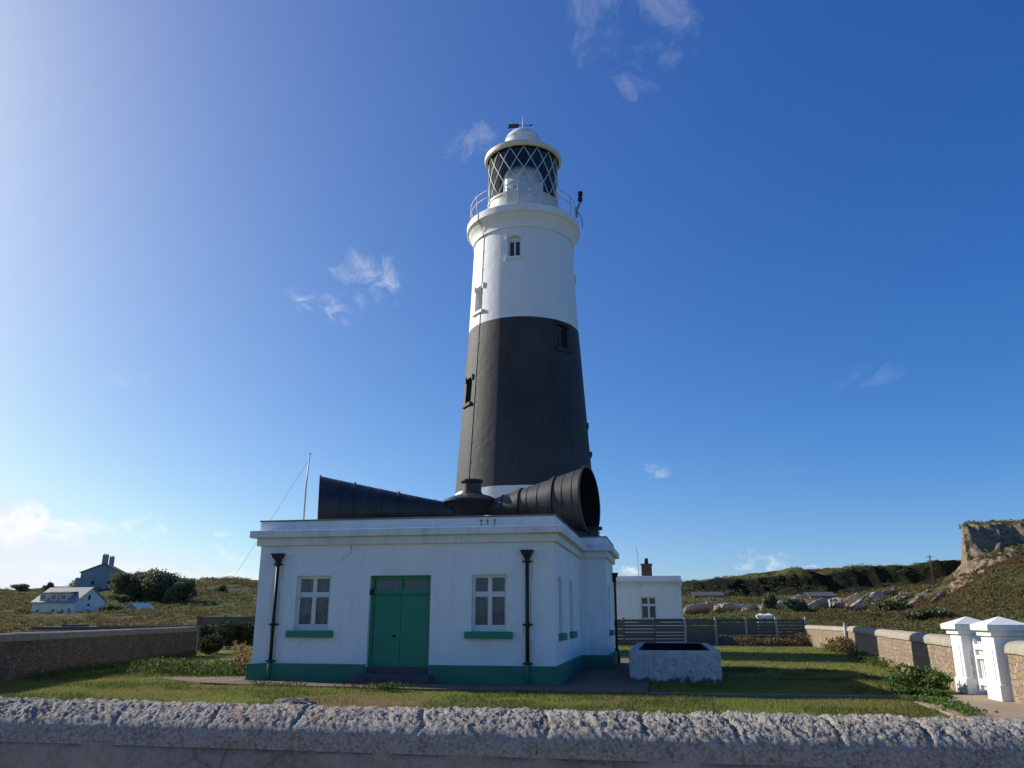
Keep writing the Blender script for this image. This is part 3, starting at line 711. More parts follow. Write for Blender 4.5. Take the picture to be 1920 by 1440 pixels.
for (_, x0, x1, z0, z1), gm in zip(WINS, ('pane', 'pane_dark')):
    wo = casement(x0, x1, z0, z1, Matrix(), M['pane'] if gm == 'pane' else M['pane_dark2'] if 'pane_dark2' in M else M['pane'], H)
    s_ = MB(); s_.box(x0 - .16, x1 + .16, -.14, .14, z0 - .175, z0 + .004); s_.build('sill', M['green_sill'], wo, .012)
for xp, y0, y1, z0, z1 in SIDE:
    Mx = Matrix.Translation((xp, y0, 0)) @ Matrix.Rotation(R(90), 4, 'Z')
    wo = casement(0, y1 - y0, z0, z1, Mx, M['pane'], H)
    s_ = MB(); s_.box(-.12, y1 - y0 + .12, -.13, .14, z0 - .175, z0 + .004, 0, Mx); s_.build('sill', M['green_sill'], wo, .012)
# doors
dx0, dx1 = -5.21, -3.46
f = MB(); f.box(dx0, dx0 + .09, .13, .26, .38, 2.79); f.box(dx1 - .09, dx1, .13, .26, .38, 2.79); f.box(dx0 + .09, dx1 - .09, .13, .26, 2.69, 2.79); f.box(dx0 + .09, dx1 - .09, .115, .26, 2.28, 2.42); f.box((dx0+dx1)/2 - .03, (dx0+dx1)/2 + .03, .135, .26, 2.42, 2.69)
df = f.build('door_frame', M['green'], H, .006)
xm = (dx0 + dx1) / 2
q = MB(); q.box(dx0 + .09, xm - .03, .20, .215, 2.42, 2.69); q.box(xm + .03, dx1 - .09, .20, .215, 2.42, 2.69); q.build('pane', M['pane_transom'], df)
q = MB(); q.box(dx0 - .01, dx0 + .085, .02, .125, 2.27, 2.42); q.build('door_closer', M['iron'], df, .006)
for a, c in ((dx0 + .095, xm - .004), (xm + .004, dx1 - .095)):
    q = MB(); q.box(a, c, .165, .215, .385, 2.275); dl = q.build('door', M['green'], H, .006)
    if c < xm:
        kb = MB(); kb.lathe([(0, 0), (.035, 0), (.035, .012), (.012, .018), (.012, .05), (.032, .06), (.032, .085), (0, .095)], 16, M=Matrix.Translation((c - .16, .166, 1.19)) @ Matrix.Rotation(R(90), 4, 'X')); kb.build('door_knob', M['iron'], dl)
q = MB(); q.box(dx0 + .01, dx1 - .01, -.02, .29, .02, .385); q.build('threshold', M['step'], H, .012)
q = MB(); q.box(-5.50, -3.30, -.52, -.025, .0, .225); q.build('doorstep', M['step'], H, .02)
# rain pipes
def pipe(parent, Mx, ztop=3.42, zlow=.0):
    q = MB(); q.tube([Mx @ Vector((0, -.085, zlow + .44)), Mx @ Vector((0, -.085, ztop - .25))], .048, 10)
    p = q.build('downpipe', M['iron'], parent)
    q = MB(); q.tube([Mx @ Vector((0, -.15, zlow + .02)), Mx @ Vector((0, -.15, zlow + .42)), Mx @ Vector((0, -.085, zlow + .50))], .048, 10); q.build('pipe_foot', M['green_plinth'], p)
    q = MB()
    secs = [(ztop - .30, .05), (ztop - .22, .065), (ztop - .15, .10), (ztop - .12, .14), (ztop - .045, .15), (ztop - .04, .175), (ztop, .175)]
    vs = []; 
    for z, a in secs: vs += [Mx @ Vector(v) for v in ((-a, -.09 - a * .75, z), (a, -.09 - a * .75, z), (a, -.01, z), (-a, -.01, z))]
    fs = [(0,1,2,3)] + [(4*j+i, 4*j+(i+1) % 4, 4*j+4+(i+1) % 4, 4*j+4+i) for j in range(len(secs) - 1) for i in range(4)] + [tuple(range(4*len(secs)-4, 4*len(secs)))]
    q.add(vs, fs); q.build('hopper', M['iron'], p, .006)
    for z in (ztop - .30, (ztop + zlow) / 2 - .22, zlow + .52):
        q = MB(); q.box(-.13, .13, -.10, -.005, z - .02, z + .02, 0, Mx); q.tube([Mx @ Vector((0, -.085, z - .05)), Mx @ Vector((0, -.085, z + .05))], .064, 10); q.build('pipe_bracket', M['iron'], p)
pipe(H, Matrix.Translation((-7.95, 0, 0))); pipe(H, Matrix.Translation((-.77, 0, 0)))
pipe(H, Matrix.Translation((WX, 9.9, 0)) @ Matrix.Rotation(R(90), 4, 'Z'), 3.3)
M['damp'] = simple('damp_stain', (.46, .40, .27), (.60, .56, .44), 9, .85, 40, .002, .2)
for x0_ in (-7.95, -.77):
    pp = [o for o in bpy.data.objects if o.name.startswith('downpipe') and o.parent == H][0 if x0_ < -5 else 1]
    for dx_, za, zb in ((-.085, .55, 2.9), (.062, 1.5, 2.3), (.06, .52, 1.1), (-.13, 1.25, 1.48), (.11, 2.7, 3.05)):
        q = MB(); q.add([(x0_ + dx_, -.003, za), (x0_ + dx_ + .02, -.003, za - .05), (x0_ + dx_ + .028, -.003, zb), (x0_ + dx_ + .004, -.003, zb + .04), (x0_ + dx_, -.001, za), (x0_ + dx_ + .02, -.001, za - .05), (x0_ + dx_ + .028, -.001, zb), (x0_ + dx_ + .004, -.001, zb + .04)], [(0,1,2,3), (7,6,5,4), (0,4,5,1), (1,5,6,2), (2,6,7,3), (3,7,4,0)]); q.build('damp_stain', M['damp'], pp)
# three overflow spouts with rust below them
for x in (-2.05, -1.87, -1.67):
    q = MB(); q.tube([(x, .0, 4.25), (x, -.13, 4.235)], .022, 8); s_ = q.build('overflow_spout', M['rust'], H)
    q = MB(); L = random.uniform(.10, .16); q.box(x - .012, x + .012, -.0535, -.0505, 4.22 - L, 4.22); q.build('rust_streak', M['rust'], s_)
# roof vent
q = MB(); q.lathe([(0, 4.1), (.16, 4.1), (.16, 4.36), (.27, 4.38), (.27, 4.43), (.1, 4.5), (0, 4.5)], 24, M=Matrix.Translation((-2.1, 1.0, 0))); q.build('roof_vent', M['frame'], H)
# hairline crack from the frieze
q = MB(); pts = [(-5.80, 3.63), (-5.81, 3.45), (-5.86, 3.36), (-6.02, 3.28), (-6.12, 3.21), (-6.22, 3.13), (-6.33, 3.05)]
q.tube([(x, -.001, z) for x, z in pts], [.008, .007, .005, .004, .004, .003, .002], 5); q.build('wall_crack', M['lead'], H)

# ------------------------------------------------------------------ foghorn on the roof
hub = Vector((-1.52, 30.3, 0))
FH = thing('foghorn', 'black double foghorn with two huge trumpets on the flat roof', 'foghorn', (hub.x, hub.y, 4.12))
def inv(p): return Vector(p) - Vector((hub.x, hub.y, 4.12))
q = MB(); q.lathe([(0, 0), (.62, 0), (.62, .5), (.64, 1.0), (.78, 1.3), (1.05, 1.68), (1.10, 1.70), (1.10, 1.76), (1.02, 1.80), (.75, 1.92), (.42, 2.02), (0, 2.03)], 64); tu = q.build('turret', M['horn'], FH); tu.data.set_sharp_from_angle(angle=R(30))
q = MB(); q.lathe([(0, 2.02), (.40, 2.02), (.40, 2.08), (.36, 2.1), (.36, 2.42), (.40, 2.44), (.44, 2.5), (.44, 2.56), (0, 2.58)], 48); c_ = q.build('turret_cap', M['horn'], FH); c_.data.set_sharp_from_angle(angle=R(30))
def horn(mouth, d, L, rm, rings_, rr0=.20):
    mouth = Vector(mouth); d = Vector(d).normalized(); base = mouth - d * L
    z_ = d; x_ = Vector((0, 0, 1)).cross(z_).normalized(); y_ = z_.cross(x_)
    MM = Matrix(((x_.x, y_.x, z_.x, 0), (x_.y, y_.y, z_.y, 0), (x_.z, y_.z, z_.z, 0), (0, 0, 0, 1))); MM.translation = inv(base)
    def rad(s): u = s / L; return rr0 + (rm - rr0) * (u ** 1.08)
    ss = np.linspace(.25, L, 40)
    o = MB(); o.lathe([(rad(s), s) for s in ss] + [(rm + .05, L - .03), (rm + .05, L + .02), (rm - .01, L + .03), (rm - .03, L)], 72, M=MM)
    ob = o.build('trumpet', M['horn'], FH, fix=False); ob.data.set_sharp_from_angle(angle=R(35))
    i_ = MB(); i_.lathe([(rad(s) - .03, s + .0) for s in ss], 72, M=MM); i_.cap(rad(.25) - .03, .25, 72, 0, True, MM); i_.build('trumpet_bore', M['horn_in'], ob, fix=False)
    for s, wd, th_ in rings_:
        g_ = MB(); g_.lathe([(rad(s - wd/2) - .005, s - wd/2), (rad(s - wd/2) + th_, s - wd/2), (rad(s + wd/2) + th_, s + wd/2), (rad(s + wd/2) - .005, s + wd/2)], 72, M=MM, smooth=False); g_.build('band', M['horn'] if wd < .1 else M['iron'], ob)
    return ob, MM, rad
hz = 5.50
horn((2.76, 28.5, 5.66), (.922, -.386, .03), 4.64, 1.20, [(1.35, .05, .03), (2.05, .15, .05), (2.45, .03, .012), (2.9, .03, .012), (3.45, .15, .05), (3.9, .035, .014), (4.3, .03, .012)])
horn((-6.98, 29.03, 5.37), (-.974, -.225, -.02), 5.60, 1.24, [(1.4, .05, .02), (2.1, .03, .015), (2.75, .07, .05), (3.4, .03, .02), (3.85, .03, .02), (4.35, .07, .05), (4.85, .03, .02)])
# cradles
lm = HM.inverted()
for (mx, my, zc, half) in ((2.62, 28.62, 4.62, .45), (-5.6, 29.35, 4.5, .35)):
    Mx = Matrix.Translation(inv((mx, my, 0))) @ Matrix.Rotation(-PHI, 4, 'Z')
    q = MB(); q.box(-half, half, -.35, .35, 4.12, zc, 0, Mx); q.box(-half - .12, half + .12, -.1, .1, zc, zc + .12, 0, Mx)
    q.build('cradle', M['horn'], FH, .02)
# thin mast with a stay, on the roof at the left
MS = thing('mast', 'thin white mast with a wire stay standing behind the left end of the roof', 'mast', (-7.55, 29.2, 4.1))
q = MB(); q.tube([(0, 0, 0), (0, 0, 2.2), (.06, 0, 3.35)], [.035, .03, .022], 8); q.lathe([(0, 0), (.05, .02), (.05, .06), (0, .08)], 12, M=Matrix.Translation((.06, 0, 3.35))); q.build('mast_pole', M['frame'], MS)
q = MB(); q.tube([(.06, 0, 3.2), (-1.2, .4, 1.2), (-2.75, .8, -1.3), (-3.6, 1.1, -2.6)], .005, 5); q.build('stay_wire', M['lead'], MS)

# ------------------------------------------------------------------ white tank beside the house
TK = thing('water_tank', 'long open concrete tank with peeling white paint on the lawn right of the house', 'tank', (3.22, 23.25, 0), -PHI)
b = MB(); b.box(0, 2.46, 0, 7.2, -.05, .80)
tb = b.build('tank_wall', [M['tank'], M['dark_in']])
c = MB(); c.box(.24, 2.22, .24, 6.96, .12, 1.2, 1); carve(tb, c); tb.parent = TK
# roughen the outline a little
bv = tb.modifiers.new('bevel', 'BEVEL'); bv.width = .025; bv.segments = 2; bv.limit_method = 'ANGLE'
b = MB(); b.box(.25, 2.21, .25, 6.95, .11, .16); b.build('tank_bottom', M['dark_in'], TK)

# ------------------------------------------------------------------ keepers' building behind
KB = thing('keepers_building', 'white flat roofed outbuilding with brick chimney behind the grey slat fence', 'building', loc2w(0, 0)[:2] and (11.0, 53.7, 0), -PHI)
b = MB(); b.box(-6.5, 0, 0, 7, 0, 3.62); kw = b.build('wall', M['white'])
c = MB(); c.box(-2.63, -1.63, -.2, .26, 1.45, 2.93); carve(kw, c); kw.parent = KB
b = MB(); b.box(-6.6, .08, -.08, 7.08, 3.62, 3.84); b.build('frieze', M['white_trim'], KB, .01)
b = MB(); b.box(-6.72, .12, -.20, 7.2, 3.84, 4.0); b.build('cornice', M['white_trim'], KB, .01)
b = MB(); b.box(-6.5, .03, -.03, 7, 4.0, 4.26); b.build('parapet', M['white'], KB, .01)
wo = casement(-2.63, -1.63, 1.45, 2.93, Matrix(), M['pane_dark'], KB)
b = MB(); b.box(-2.8, -1.46, -.13, .13, 1.29, 1.452); b.build('sill', M['green_sill'], wo, .01)
b = MB(); b.box(-2.55, -1.85, 2.0, 2.7, 4.26, 5.1); b.box(-2.60, -1.80, 1.95, 2.75, 5.1, 5.17); ch = b.build('chimney', M['brick'], KB)
b = MB(); b.lathe([(0, 5.17), (.14, 5.17), (.12, 5.45), (.13, 5.55), (0, 5.55)], 16, M=Matrix.Translation((-2.2, 2.35, 0))); b.build('chimney_pot', M['brick'], ch)
b = MB(); b.tube([(-2.75, 2.4, 4.2), (-2.8, 2.4, 5.8), (-2.86, 2.4, 6.35)], .018, 6); b.build('aerial', M['lead'], KB)
pipe(KB, Matrix.Translation((-5.3, 0, 0)), 3.2)

# ------------------------------------------------------------------ fences
def slat_fence(name, label, x0, x1, y0, y1, npost, h, gaps, pmats, seed, slats=8):
    """horizontal boards between posts; gaps[i] = share of open slits in panel i"""
    d = Vector((x1 - x0, y1 - y0, 0)); L = d.length; a = math.atan2(d.y, d.x)
    T = thing(name, label, 'fence', (x0, y0, 0), a); rr = random.Random(seed)
    for i in range(npost):
        x = L * i / (npost - 1); q = MB(); q.box(x - .06, x + .06, -.08, .04, 0, h + .10 + rr.uniform(-.02, .04)); q.build('post', pmats[i % len(pmats)], T, .01)
    for i in range(npost - 1):
        xa, xb = L * i / (npost - 1) + .02, L * (i + 1) / (npost - 1) - .02; q = MB(); bh = h / slats
        for k_ in range(slats):
            op_ = rr.random() < gaps[i % len(gaps)]
            g_ = .04 if op_ else .005
            q.box(xa, xb, .0 + rr.uniform(0, .008), .03, k_ * bh + .02, (k_ + 1) * bh - g_ + .02 + rr.uniform(-.004, .004))
        q.build('slat_panel', M['wood_grey'], T)
    return T
slat_fence('slat_fence', 'long grey horizontal slat fence across the back of the lawn right of the house', 4.9, 18.25, 50.9, 51.9, 8, 1.55, [.6, .7, .75, .1, .15, .3, .8], [M['post_dark'], M['post_dark'], M['post_dark'], M['post'], M['post'], M['post'], M['post'], M['post']], 4)
slat_fence('slat_fence', 'short grey slat fence panel left of the house behind dark bushes', -18.6, -12.0, 49.5, 48.6, 5, 1.66, [.25], [M['post_dark']], 9, 7)

# ------------------------------------------------------------------ yard walls
def yard_wall(name, label, pts, th, h, ch, mat, cmat, jitter=.02, endcap=True):
    """rubble wall with a rounded coping along a polyline"""
    T = thing(name, label, 'wall', (*pts[0], 0)); P0 = Vector((*pts[0], 0))
    def sweep(prof, nm, mt, rough):
        dens = []
        for i in range(len(pts) - 1):
            a, c = Vector((*pts[i], 0)), Vector((*pts[i+1], 0)); n = max(2, int((c - a).length / .35))
            for k_ in range(n + (1 if i == len(pts) - 2 else 0)): dens.append(a.lerp(c, k_ / n))
        vs = []; m_ = len(prof)
        for i, p in enumerate(dens):
            t_ = (dens[min(i+1, len(dens)-1)] - dens[max(i-1, 0)]).normalized(); nn = Vector((t_.y, -t_.x, 0))
            for (o_, z) in prof:
                j1 = (float(vn(i * .6 + 5, z * 6 + o_ * 9, 2)) - .5) * rough
                vs.append(p - P0 + nn * (o_ + j1) + Vector((0, 0, z + ((float(vn(i * .5, o_ * 8 + 40, 3)) - .5) * rough if z > .1 else 0))))
        fs = [(i*m_ + k_, i*m_ + (k_+1) % m_, (i+1)*m_ + (k_+1) % m_, (i+1)*m_ + k_) for i in range(len(dens) - 1) for k_ in range(m_)]
        fs += [tuple(range(m_)), tuple(range((len(dens)-1)*m_, len(dens)*m_))]
        q = MB(); q.add(vs, fs, 0, False); return q.build(nm, mt, T)
    zs = np.linspace(-.1, h, 5)
    sweep([(th/2, z) for z in zs] + [(-th/2, z) for z in zs[::-1]], 'masonry', mat, jitter * 1.5)
    k_ = 10; c = th / 2 + .05
    o = sweep([(c * math.cos(a), h + (.06 + (ch - .06) * max(0, math.sin(a)) ** .8 if 0 < a < math.pi else .06)) for a in np.linspace(0, math.pi, k_)] + [(-c, h + .002), (c, h + .002)], 'coping', cmat, jitter)
    o.data.polygons.foreach_set('use_smooth', [True] * len(o.data.polygons)); o.data.set_sharp_from_angle(angle=R(45))
    return T
yard_wall('stone_wall', 'tan rubble wall with rounded coping, the farther stretch beyond the white pole up to the slat fence', [(18.3, 51.7), (17.1, 42.3)], .42, .98, .22, M['rubble'], M['coping_tan'])
yard_wall('stone_wall', 'long tan rubble wall with rounded coping from the white pole to the gate pillars', [(17.02, 41.9), (11.6, 23.2), (10.72, 19.95)], .42, 1.0, .25, M['rubble'], M['coping_tan'])
yard_wall('stone_wall', 'sunlit tan rubble wall on the near side of the white gate', [(10.42, 17.35), (9.0, 12.4), (6.4, 4.6)], .42, .98, .25, M['rubble'], M['coping_tan'])
yard_wall('stone_wall', 'dark brown rubble wall with grey coping along the left edge of the lawn', [(-14.75, 38.7), (-13.95, 23), (-13.1, 5)], .45, 1.04, .22, M['rubble_dark'], M['coping_grey'])
q = MB(); q.box(-.24, .24, -.06, .06, 0, 1.0); q.box(-.22, .22, -.05, .05, 1.0, 1.1)
e = q.build('wall_end', M['coping_tan'], bpy.data.objects['stone_wall.003'], .01); e.location = (0, .05, 0)
b = MB(); b.tube([(0, 0, 0), (0, 0, 1.32)], .07, 10); b.lathe([(0, 1.32), (.085, 1.32), (.06, 1.37), (0, 1.38)], 12)
tag(b.build('post', M['post'], None, 0, (16.72, 42.0, 0)), 'pale upright pole standing against the right stone wall', 'pole')

# front wall the photographer looks over
WD = (math.cos(PHI), -math.sin(PHI)); FW = thing('front_wall', 'rough grey stone wall with rounded granite coping across the foreground', 'wall', (0, 4.12, 0), -PHI)
u = np.concatenate([np.linspace(-6.5, -3.6, 240), np.linspace(-3.59, 3.2, 1150), np.linspace(3.21, 6.5, 260)]); prof = []
hw = .25; z0, zc = 1.10, 1.145
for a in np.linspace(0, math.pi, 56): prof.append((-hw * math.cos(a), zc + .122 * math.sin(a) ** .85, a))
prof = [(-hw + .0, z0, -.3), (-hw - .0, z0 + .02, -.2)] + prof + [(hw, z0 + .02, 3.4), (hw, z0, 3.5)]
pv_ = np.array(prof); arc = np.concatenate([[0], np.cumsum(np.hypot(np.diff(pv_[:, 0]), np.diff(pv_[:, 1])))])
U, S = np.meshgrid(u, arc, indexing='ij')
cy, sz_ = np.broadcast_to(pv_[:, 0], U.shape), np.broadcast_to(pv_[:, 1], U.shape)
ny = cy / hw; nz = np.clip((sz_ - zc) / .135, 0, 1); nl = np.sqrt(ny**2 + nz**2) + 1e-6; ny, nz = ny / nl, nz / nl
sk = U + S * .9
ridge = 1 - np.abs(2 * fbm(sk * 9, S * 3.2, 3, 1) - 1)
disp = (fbm(U * 2.2, S * 2.5, 3, 0) - .5) * .016 + (ridge - .7) * .014 + (fbm(sk * 40, S * 11, 4, 2, .65) - .5) * .042 + (fbm(sk * 95, S * 50, 3, 5, .6) - .5) * .034
top_w = np.clip((S - .07) / .10, .10, 1)
jn = np.array([-4.1, -3.45, -2.7, -1.95, -1.48, -1.02, -.42, .16, .62, 1.0, 1.42, 1.78, 2.35, 3.0, 3.7])
for j_, x in enumerate(jn):
    wob = (fbm(S * 6 + j_, S * 0 + j_ * 3.3, 2, 6) - .5) * .09 - (S - .25) * .12
    disp -= .018 * np.exp(-((U - x - wob) / .010) ** 2)
    disp += (random.random() - .5) * .010 * ((U > x) & (U < x + .7))
disp *= top_w * (.55 + .9 * fbm(U * .9 + 3, S * .6, 2, 7))
V = np.stack([U, cy + ny * disp, sz_ + nz * disp], -1).reshape(-1, 3); idx = np.arange(U.size).reshape(U.shape)
F = np.stack([idx[:-1, :-1], idx[1:, :-1], idx[1:, 1:], idx[:-1, 1:]], -1).reshape(-1, 4)
np_mesh('coping', V, F, M['granite'], FW, True)
u2 = np.linspace(-6.5, 6.5, 650); v2 = np.linspace(-.2, z0 + .012, 70); U2, V2 = np.meshgrid(u2, v2, indexing='ij')
D2 = -(hw - .004) + (fbm(U2 * 2, V2 * 2, 4, 3) - .5) * .035 + (fbm(U2 * 25, V2 * 25, 3, 4) - .5) * .012
D2 += .03 * np.exp(-((V2 - z0 - .005) / .012) ** 2) * (fbm(U2 * 5, V2 * 0 + 3, 3, 2) > .4)
idx = np.arange(U2.size).reshape(U2.shape)
F = np.stack([idx[:-1, :-1], idx[1:, :-1], idx[1:, 1:], idx[:-1, 1:]], -1).reshape(-1, 4)
wf = np.stack([U2, D2, V2], -1).reshape(-1, 3)
np_mesh('wall_face', wf, F, M['wallface'], FW, True)
q = MB(); q.box(-6.5, 6.5, -.18, .22, -.2, z0 + .01); q.build('wall_core', M['wallface'], FW)

# ------------------------------------------------------------------ gate
gdir = Vector((.15, .99, 0)).normalized(); ga = math.atan2(-gdir.x, gdir.y)
def pillar(label, loc):
    T = thing('gate_pillar', label, 'pillar', loc, ga, 'white pillars of the garden gate')
    b = MB(); b.box(0, .60, 0, .64, 0, 1.30); b.box(-.03, .63, -.03, .67, 0, .34); b.box(-.025, .625, .12, .52, .34, 1.05); b.build('shaft', M['white'], T, .02)
    b = MB(); b.box(-.06, .66, -.06, .70, 1.30, 1.41); b.build('neck', M['white_trim'], T, .01)
    b = MB(); b.box(-.14, .74, -.14, .78, 1.41, 1.53)
    b.add([(-.14, -.14, 1.53), (.74, -.14, 1.53), (.74, .78, 1.53), (-.14, .78, 1.53), (.30, .32, 1.70)], [(0,1,4), (1,2,4), (2,3,4), (3,0,4), (3,2,1,0)]); b.build('cap', M['white_trim'], T, .012)
    return T
p2 = Vector((10.08, 17.58, 0)); p1 = p2 + gdir * 1.80
pillar('nearer white gate pillar with pyramid cap, joined to the sunlit wall at the right edge', p2)
P1 = pillar('farther white gate pillar with pyramid cap and a rusty stain beside the gate', p1)
q = MB(); 
for x, z0_, z1_ in ((.16, .62, .95), (.185, .42, .8), (.17, .36, .5)): q.box(x - .009, x + .009, -.0025, -.0005, z0_, z1_)
q.build('rust_stain', simple('pale_rust_stain', (.42, .27, .16), (.58, .48, .38), 9, .9, 40, .001, .2), P1)
GT = thing('garden_gate', 'white wooden picket gate between the two white pillars', 'gate', p2 + gdir * .70 + Vector((gdir.y, -gdir.x, 0)) * .21, ga)
b = MB(); b.box(0, .07, .03, .12, .08, 1.22); b.box(0, .07, .93, 1.02, .08, 1.22); b.box(.0, .05, 1.02, 1.09, .9, .96); b.box(.0, .06, .12, .93, .98, 1.1); b.box(.0, .06, .12, .93, .22, .36); b.box(.0, .06, .12, .93, .78, .86); b.build('gate_frame', M['frame'], GT, .006)
for k_ in range(8):
    y = .145 + k_ * .099; b = MB(); b.box(.062, .085, y, y + .062, .12, 1.16); b.build('picket', M['frame'], GT)
b = MB(); b.tube([(.09, .1, .4), (.09, .92, .98)], .03, 6); b.build('brace', M['frame'], GT)
# two white pillars far beyond the slat fence
for lab, x in (('left one of two distant white gate pillars beyond the slat fence', 20.95), ('right one of two distant white gate pillars beyond the slat fence', 21.55)):
    T = thing('gate_pillar', lab, 'pillar', (x, 71 - (x - 20.95) * .4, 0), -.2, 'distant white pillars beyond the fence')
    b = MB(); b.box(0, .5, 0, .6, 0, 1.62); b.build('shaft', M['white'], T, .02)
    b = MB(); b.box(-.1, .6, -.1, .7, 1.62, 1.8); b.add([(-.1, -.1, 1.8), (.6, -.1, 1.8), (.6, .7, 1.8), (-.1, .7, 1.8), (.25, .3, 1.97)], [(0,1,4), (1,2,4), (2,3,4), (3,0,4), (3,2,1,0)]); b.build('cap', M['white_trim'], T)

# ------------------------------------------------------------------ far houses
def gz(x, y): return float(terr_z(x, y))
def house_roof(T, L, W, ze, zr, over, mat, th=.12):
    b = MB()
    for s_ in (0, 1):
        y0 = -over if s_ == 0 else W + over; zz = ze - over * (zr - ze) / (W / 2)
        b.add([(-L - over, y0, zz), (over, y0, zz), (over, W/2, zr), (-L - over, W/2, zr), (-L - over, y0, zz + th), (over, y0, zz + th), (over, W/2, zr + th), (-L - over, W/2, zr + th)],
              [(0,1,2,3), (4,5,6,7), (0,1,5,4), (1,2,6,5), (2,3,7,6), (3,0,4,7)])
    return b.build('roof', mat, T)
H1 = thing('white_house', 'white cottage with grey roof and three dormer windows on the left hillside', 'house', (-78.0, 148, 0), R(-15))
L, W, ze, zr = 9.2, 7.4, 4.25, 6.75
b = MB(); b.prism([(0, 0), (0, W), (-L, W), (-L, 0)][::-1], 0, ze)
b.add([(x, y, z) for x in (0, -L) for y, z in ((0, ze), (W, ze), (W/2, zr))], [(0,1,2), (5,4,3), (0,3,4,1), (1,4,5,2), (2,5,3,0)]); b.build('wall', M['house_white'], H1)
house_roof(H1, L, W, ze, zr, .3, M['slate'])
for x in (-7.2, -4.9, -2.8):
    b = MB(); y1 = .12; b.box(x - .75, x + .75, y1, y1 + 2.6, ze + .0, ze + 1.45); d_ = b.build('dormer', M['house_white'], H1)
    b = MB(); b.add([(x - .9, y1 - .15, ze + 1.45), (x + .9, y1 - .15, ze + 1.45), (x + .9, y1 + 2.9, ze + 1.75), (x - .9, y1 + 2.9, ze + 1.75), (x - .9, y1 - .15, ze + 1.57), (x + .9, y1 - .15, ze + 1.57), (x + .9, y1 + 2.9, ze + 1.87), (x - .9, y1 + 2.9, ze + 1.85)], [(0,1,2,3), (4,5,6,7), (0,1,5,4), (1,2,6,5), (2,3,7,6), (3,0,4,7)]); b.build('dormer_roof', M['slate_dark'], d_)
    b = MB(); b.box(x - .5, x + .5, y1 - .03, y1 + .02, ze + .4, ze + 1.15); b.build('pane', M['pane'], d_)
for x0, x1, z0_, z1_ in ((-8.2, -7.6, 1.9, 2.9), (-4.9, -4.2, 1.9, 2.9), (-2.8, -2.3, 1.9, 2.9), (-1.3, -.9, 2.3, 3.1)):
    b = MB(); b.box(x0, x1, -.04, .03, z0_, z1_); b.build('window', M['pane_dark'], H1)
for y0, y1, z0_, z1_ in ((3.0, 3.5, 4.6, 5.5), (3.0, 3.5, 3.5, 3.9)):
    b = MB(); b.box(-.03, .04, y0, y1, z0_, z1_); b.build('window', M['pane_dark'], H1)
b = MB(); b.prism([(.02, 4.6), (2.2, 4.6), (2.2, 6.9), (.02, 6.9)], 0, 2.6); b.add([(.02, 4.4, 2.6), (2.4, 4.4, 2.6), (2.4, 7.1, 2.6), (.02, 7.1, 2.6), (.02, 5.75, 3.7), (2.4, 5.75, 3.7)], [(0,1,5,4), (2,3,4,5), (1,2,5), (3,0,4), (3,2,1,0)]); b.build('porch', M['house_white'], H1)
b = MB(); b.box(-11.2, -9.25, .6, 4, 0, 2.35); b.build('lean_to', M['house_grey'], H1)
H2 = thing('grey_house', 'tall blue grey gabled house with two chimneys on the left skyline', 'house', (-90.6, 190, 6.2), R(15))
L, W, ze, zr = 8.3, 12, 5.2, 7.0
b = MB()   # gable faces the camera: ridge runs away along y
b.prism([(-L, 0), (0, 0), (0, W), (-L, W)], 0, ze)
b.add([(x, y, z) for y in (0, W) for x, z in ((-L, ze), (0, ze), (-L * .46, zr + .15))], [(0,1,2), (5,4,3), (0,3,4,1), (1,4,5,2), (2,5,3,0)]); b.build('wall', M['house_grey'], H2)
b = MB(); xr = -L * .46
for xe in (-L - .3, .9):
    ze2 = ze - (.12 if xe < 0 else .9 * (zr - ze) / abs(xr)); b.add([(xe, -.25, ze2), (xr, -.25, zr + .15), (xr, W + .2, zr + .15), (xe, W + .2, ze2), (xe, -.25, ze2 + .16), (xr, -.25, zr + .31), (xr, W + .2, zr + .31), (xe, W + .2, ze2 + .16)], [(0,1,2,3), (4,5,6,7), (0,1,5,4), (1,2,6,5), (2,3,7,6), (3,0,4,7)])
rf = b.build('roof', M['slate_dark'], H2)
for x, y, w_, zt in ((xr + .15, .45, .62, 9.2), (xr + .15, 7.5, .5, 9.2)):
    b = MB(); b.box(x - w_, x + w_, y - .35, y + .35, zr - .5, zt); c_ = b.build('chimney', M['house_grey'], rf)
    for k_ in (-.38, 0, .38):
        b = MB(); b.lathe([(0, zt), (.13, zt), (.10, zt + .32), (0, zt + .32)], 10, M=Matrix.Translation((x + k_, y, 0))); b.build('chimney_pot', M['house_grey'], rf)
b = MB(); b.box(-L - 1.1, -L - .01, .4, 8, 0, 4.0); b.build('lean_to', M['house_grey'], H2)
for x in (-5.6, -2.2):
    b = MB(); b.box(x - .3, x + .3, -.04, .03, 2.5, 3.3); b.build('window', M['iron'], H2)
SH = thing('shed', 'small pale shed gable half hidden below the evergreen trees', 'shed', (-71.2, 158, gz(-71.2, 158) - .75), R(-25))
b = MB(); b.prism([(-3.3, 0), (0, 0), (0, 4), (-3.3, 4)], 0, 1.3); b.add([(x, y, z) for y in (0, 4) for x, z in ((-3.3, 1.3), (0, 1.3), (-1.65, 2.2))], [(0,1,2), (5,4,3), (0,3,4,1), (1,4,5,2), (2,5,3,0)]); b.build('wall', M['house_grey'], SH)
b = MB()
for xe in (-3.55, .25): b.add([(xe, -.15, 1.2), (-1.65, -.15, 2.26), (-1.65, 4.1, 2.26), (xe, 4.1, 1.2), (xe, -.15, 1.3), (-1.65, -.15, 2.36), (-1.65, 4.1, 2.36), (xe, 4.1, 1.3)], [(0,1,2,3), (4,5,6,7), (0,1,5,4), (1,2,6,5), (2,3,7,6), (3,0,4,7)])
b.build('roof', M['house_white'], SH)
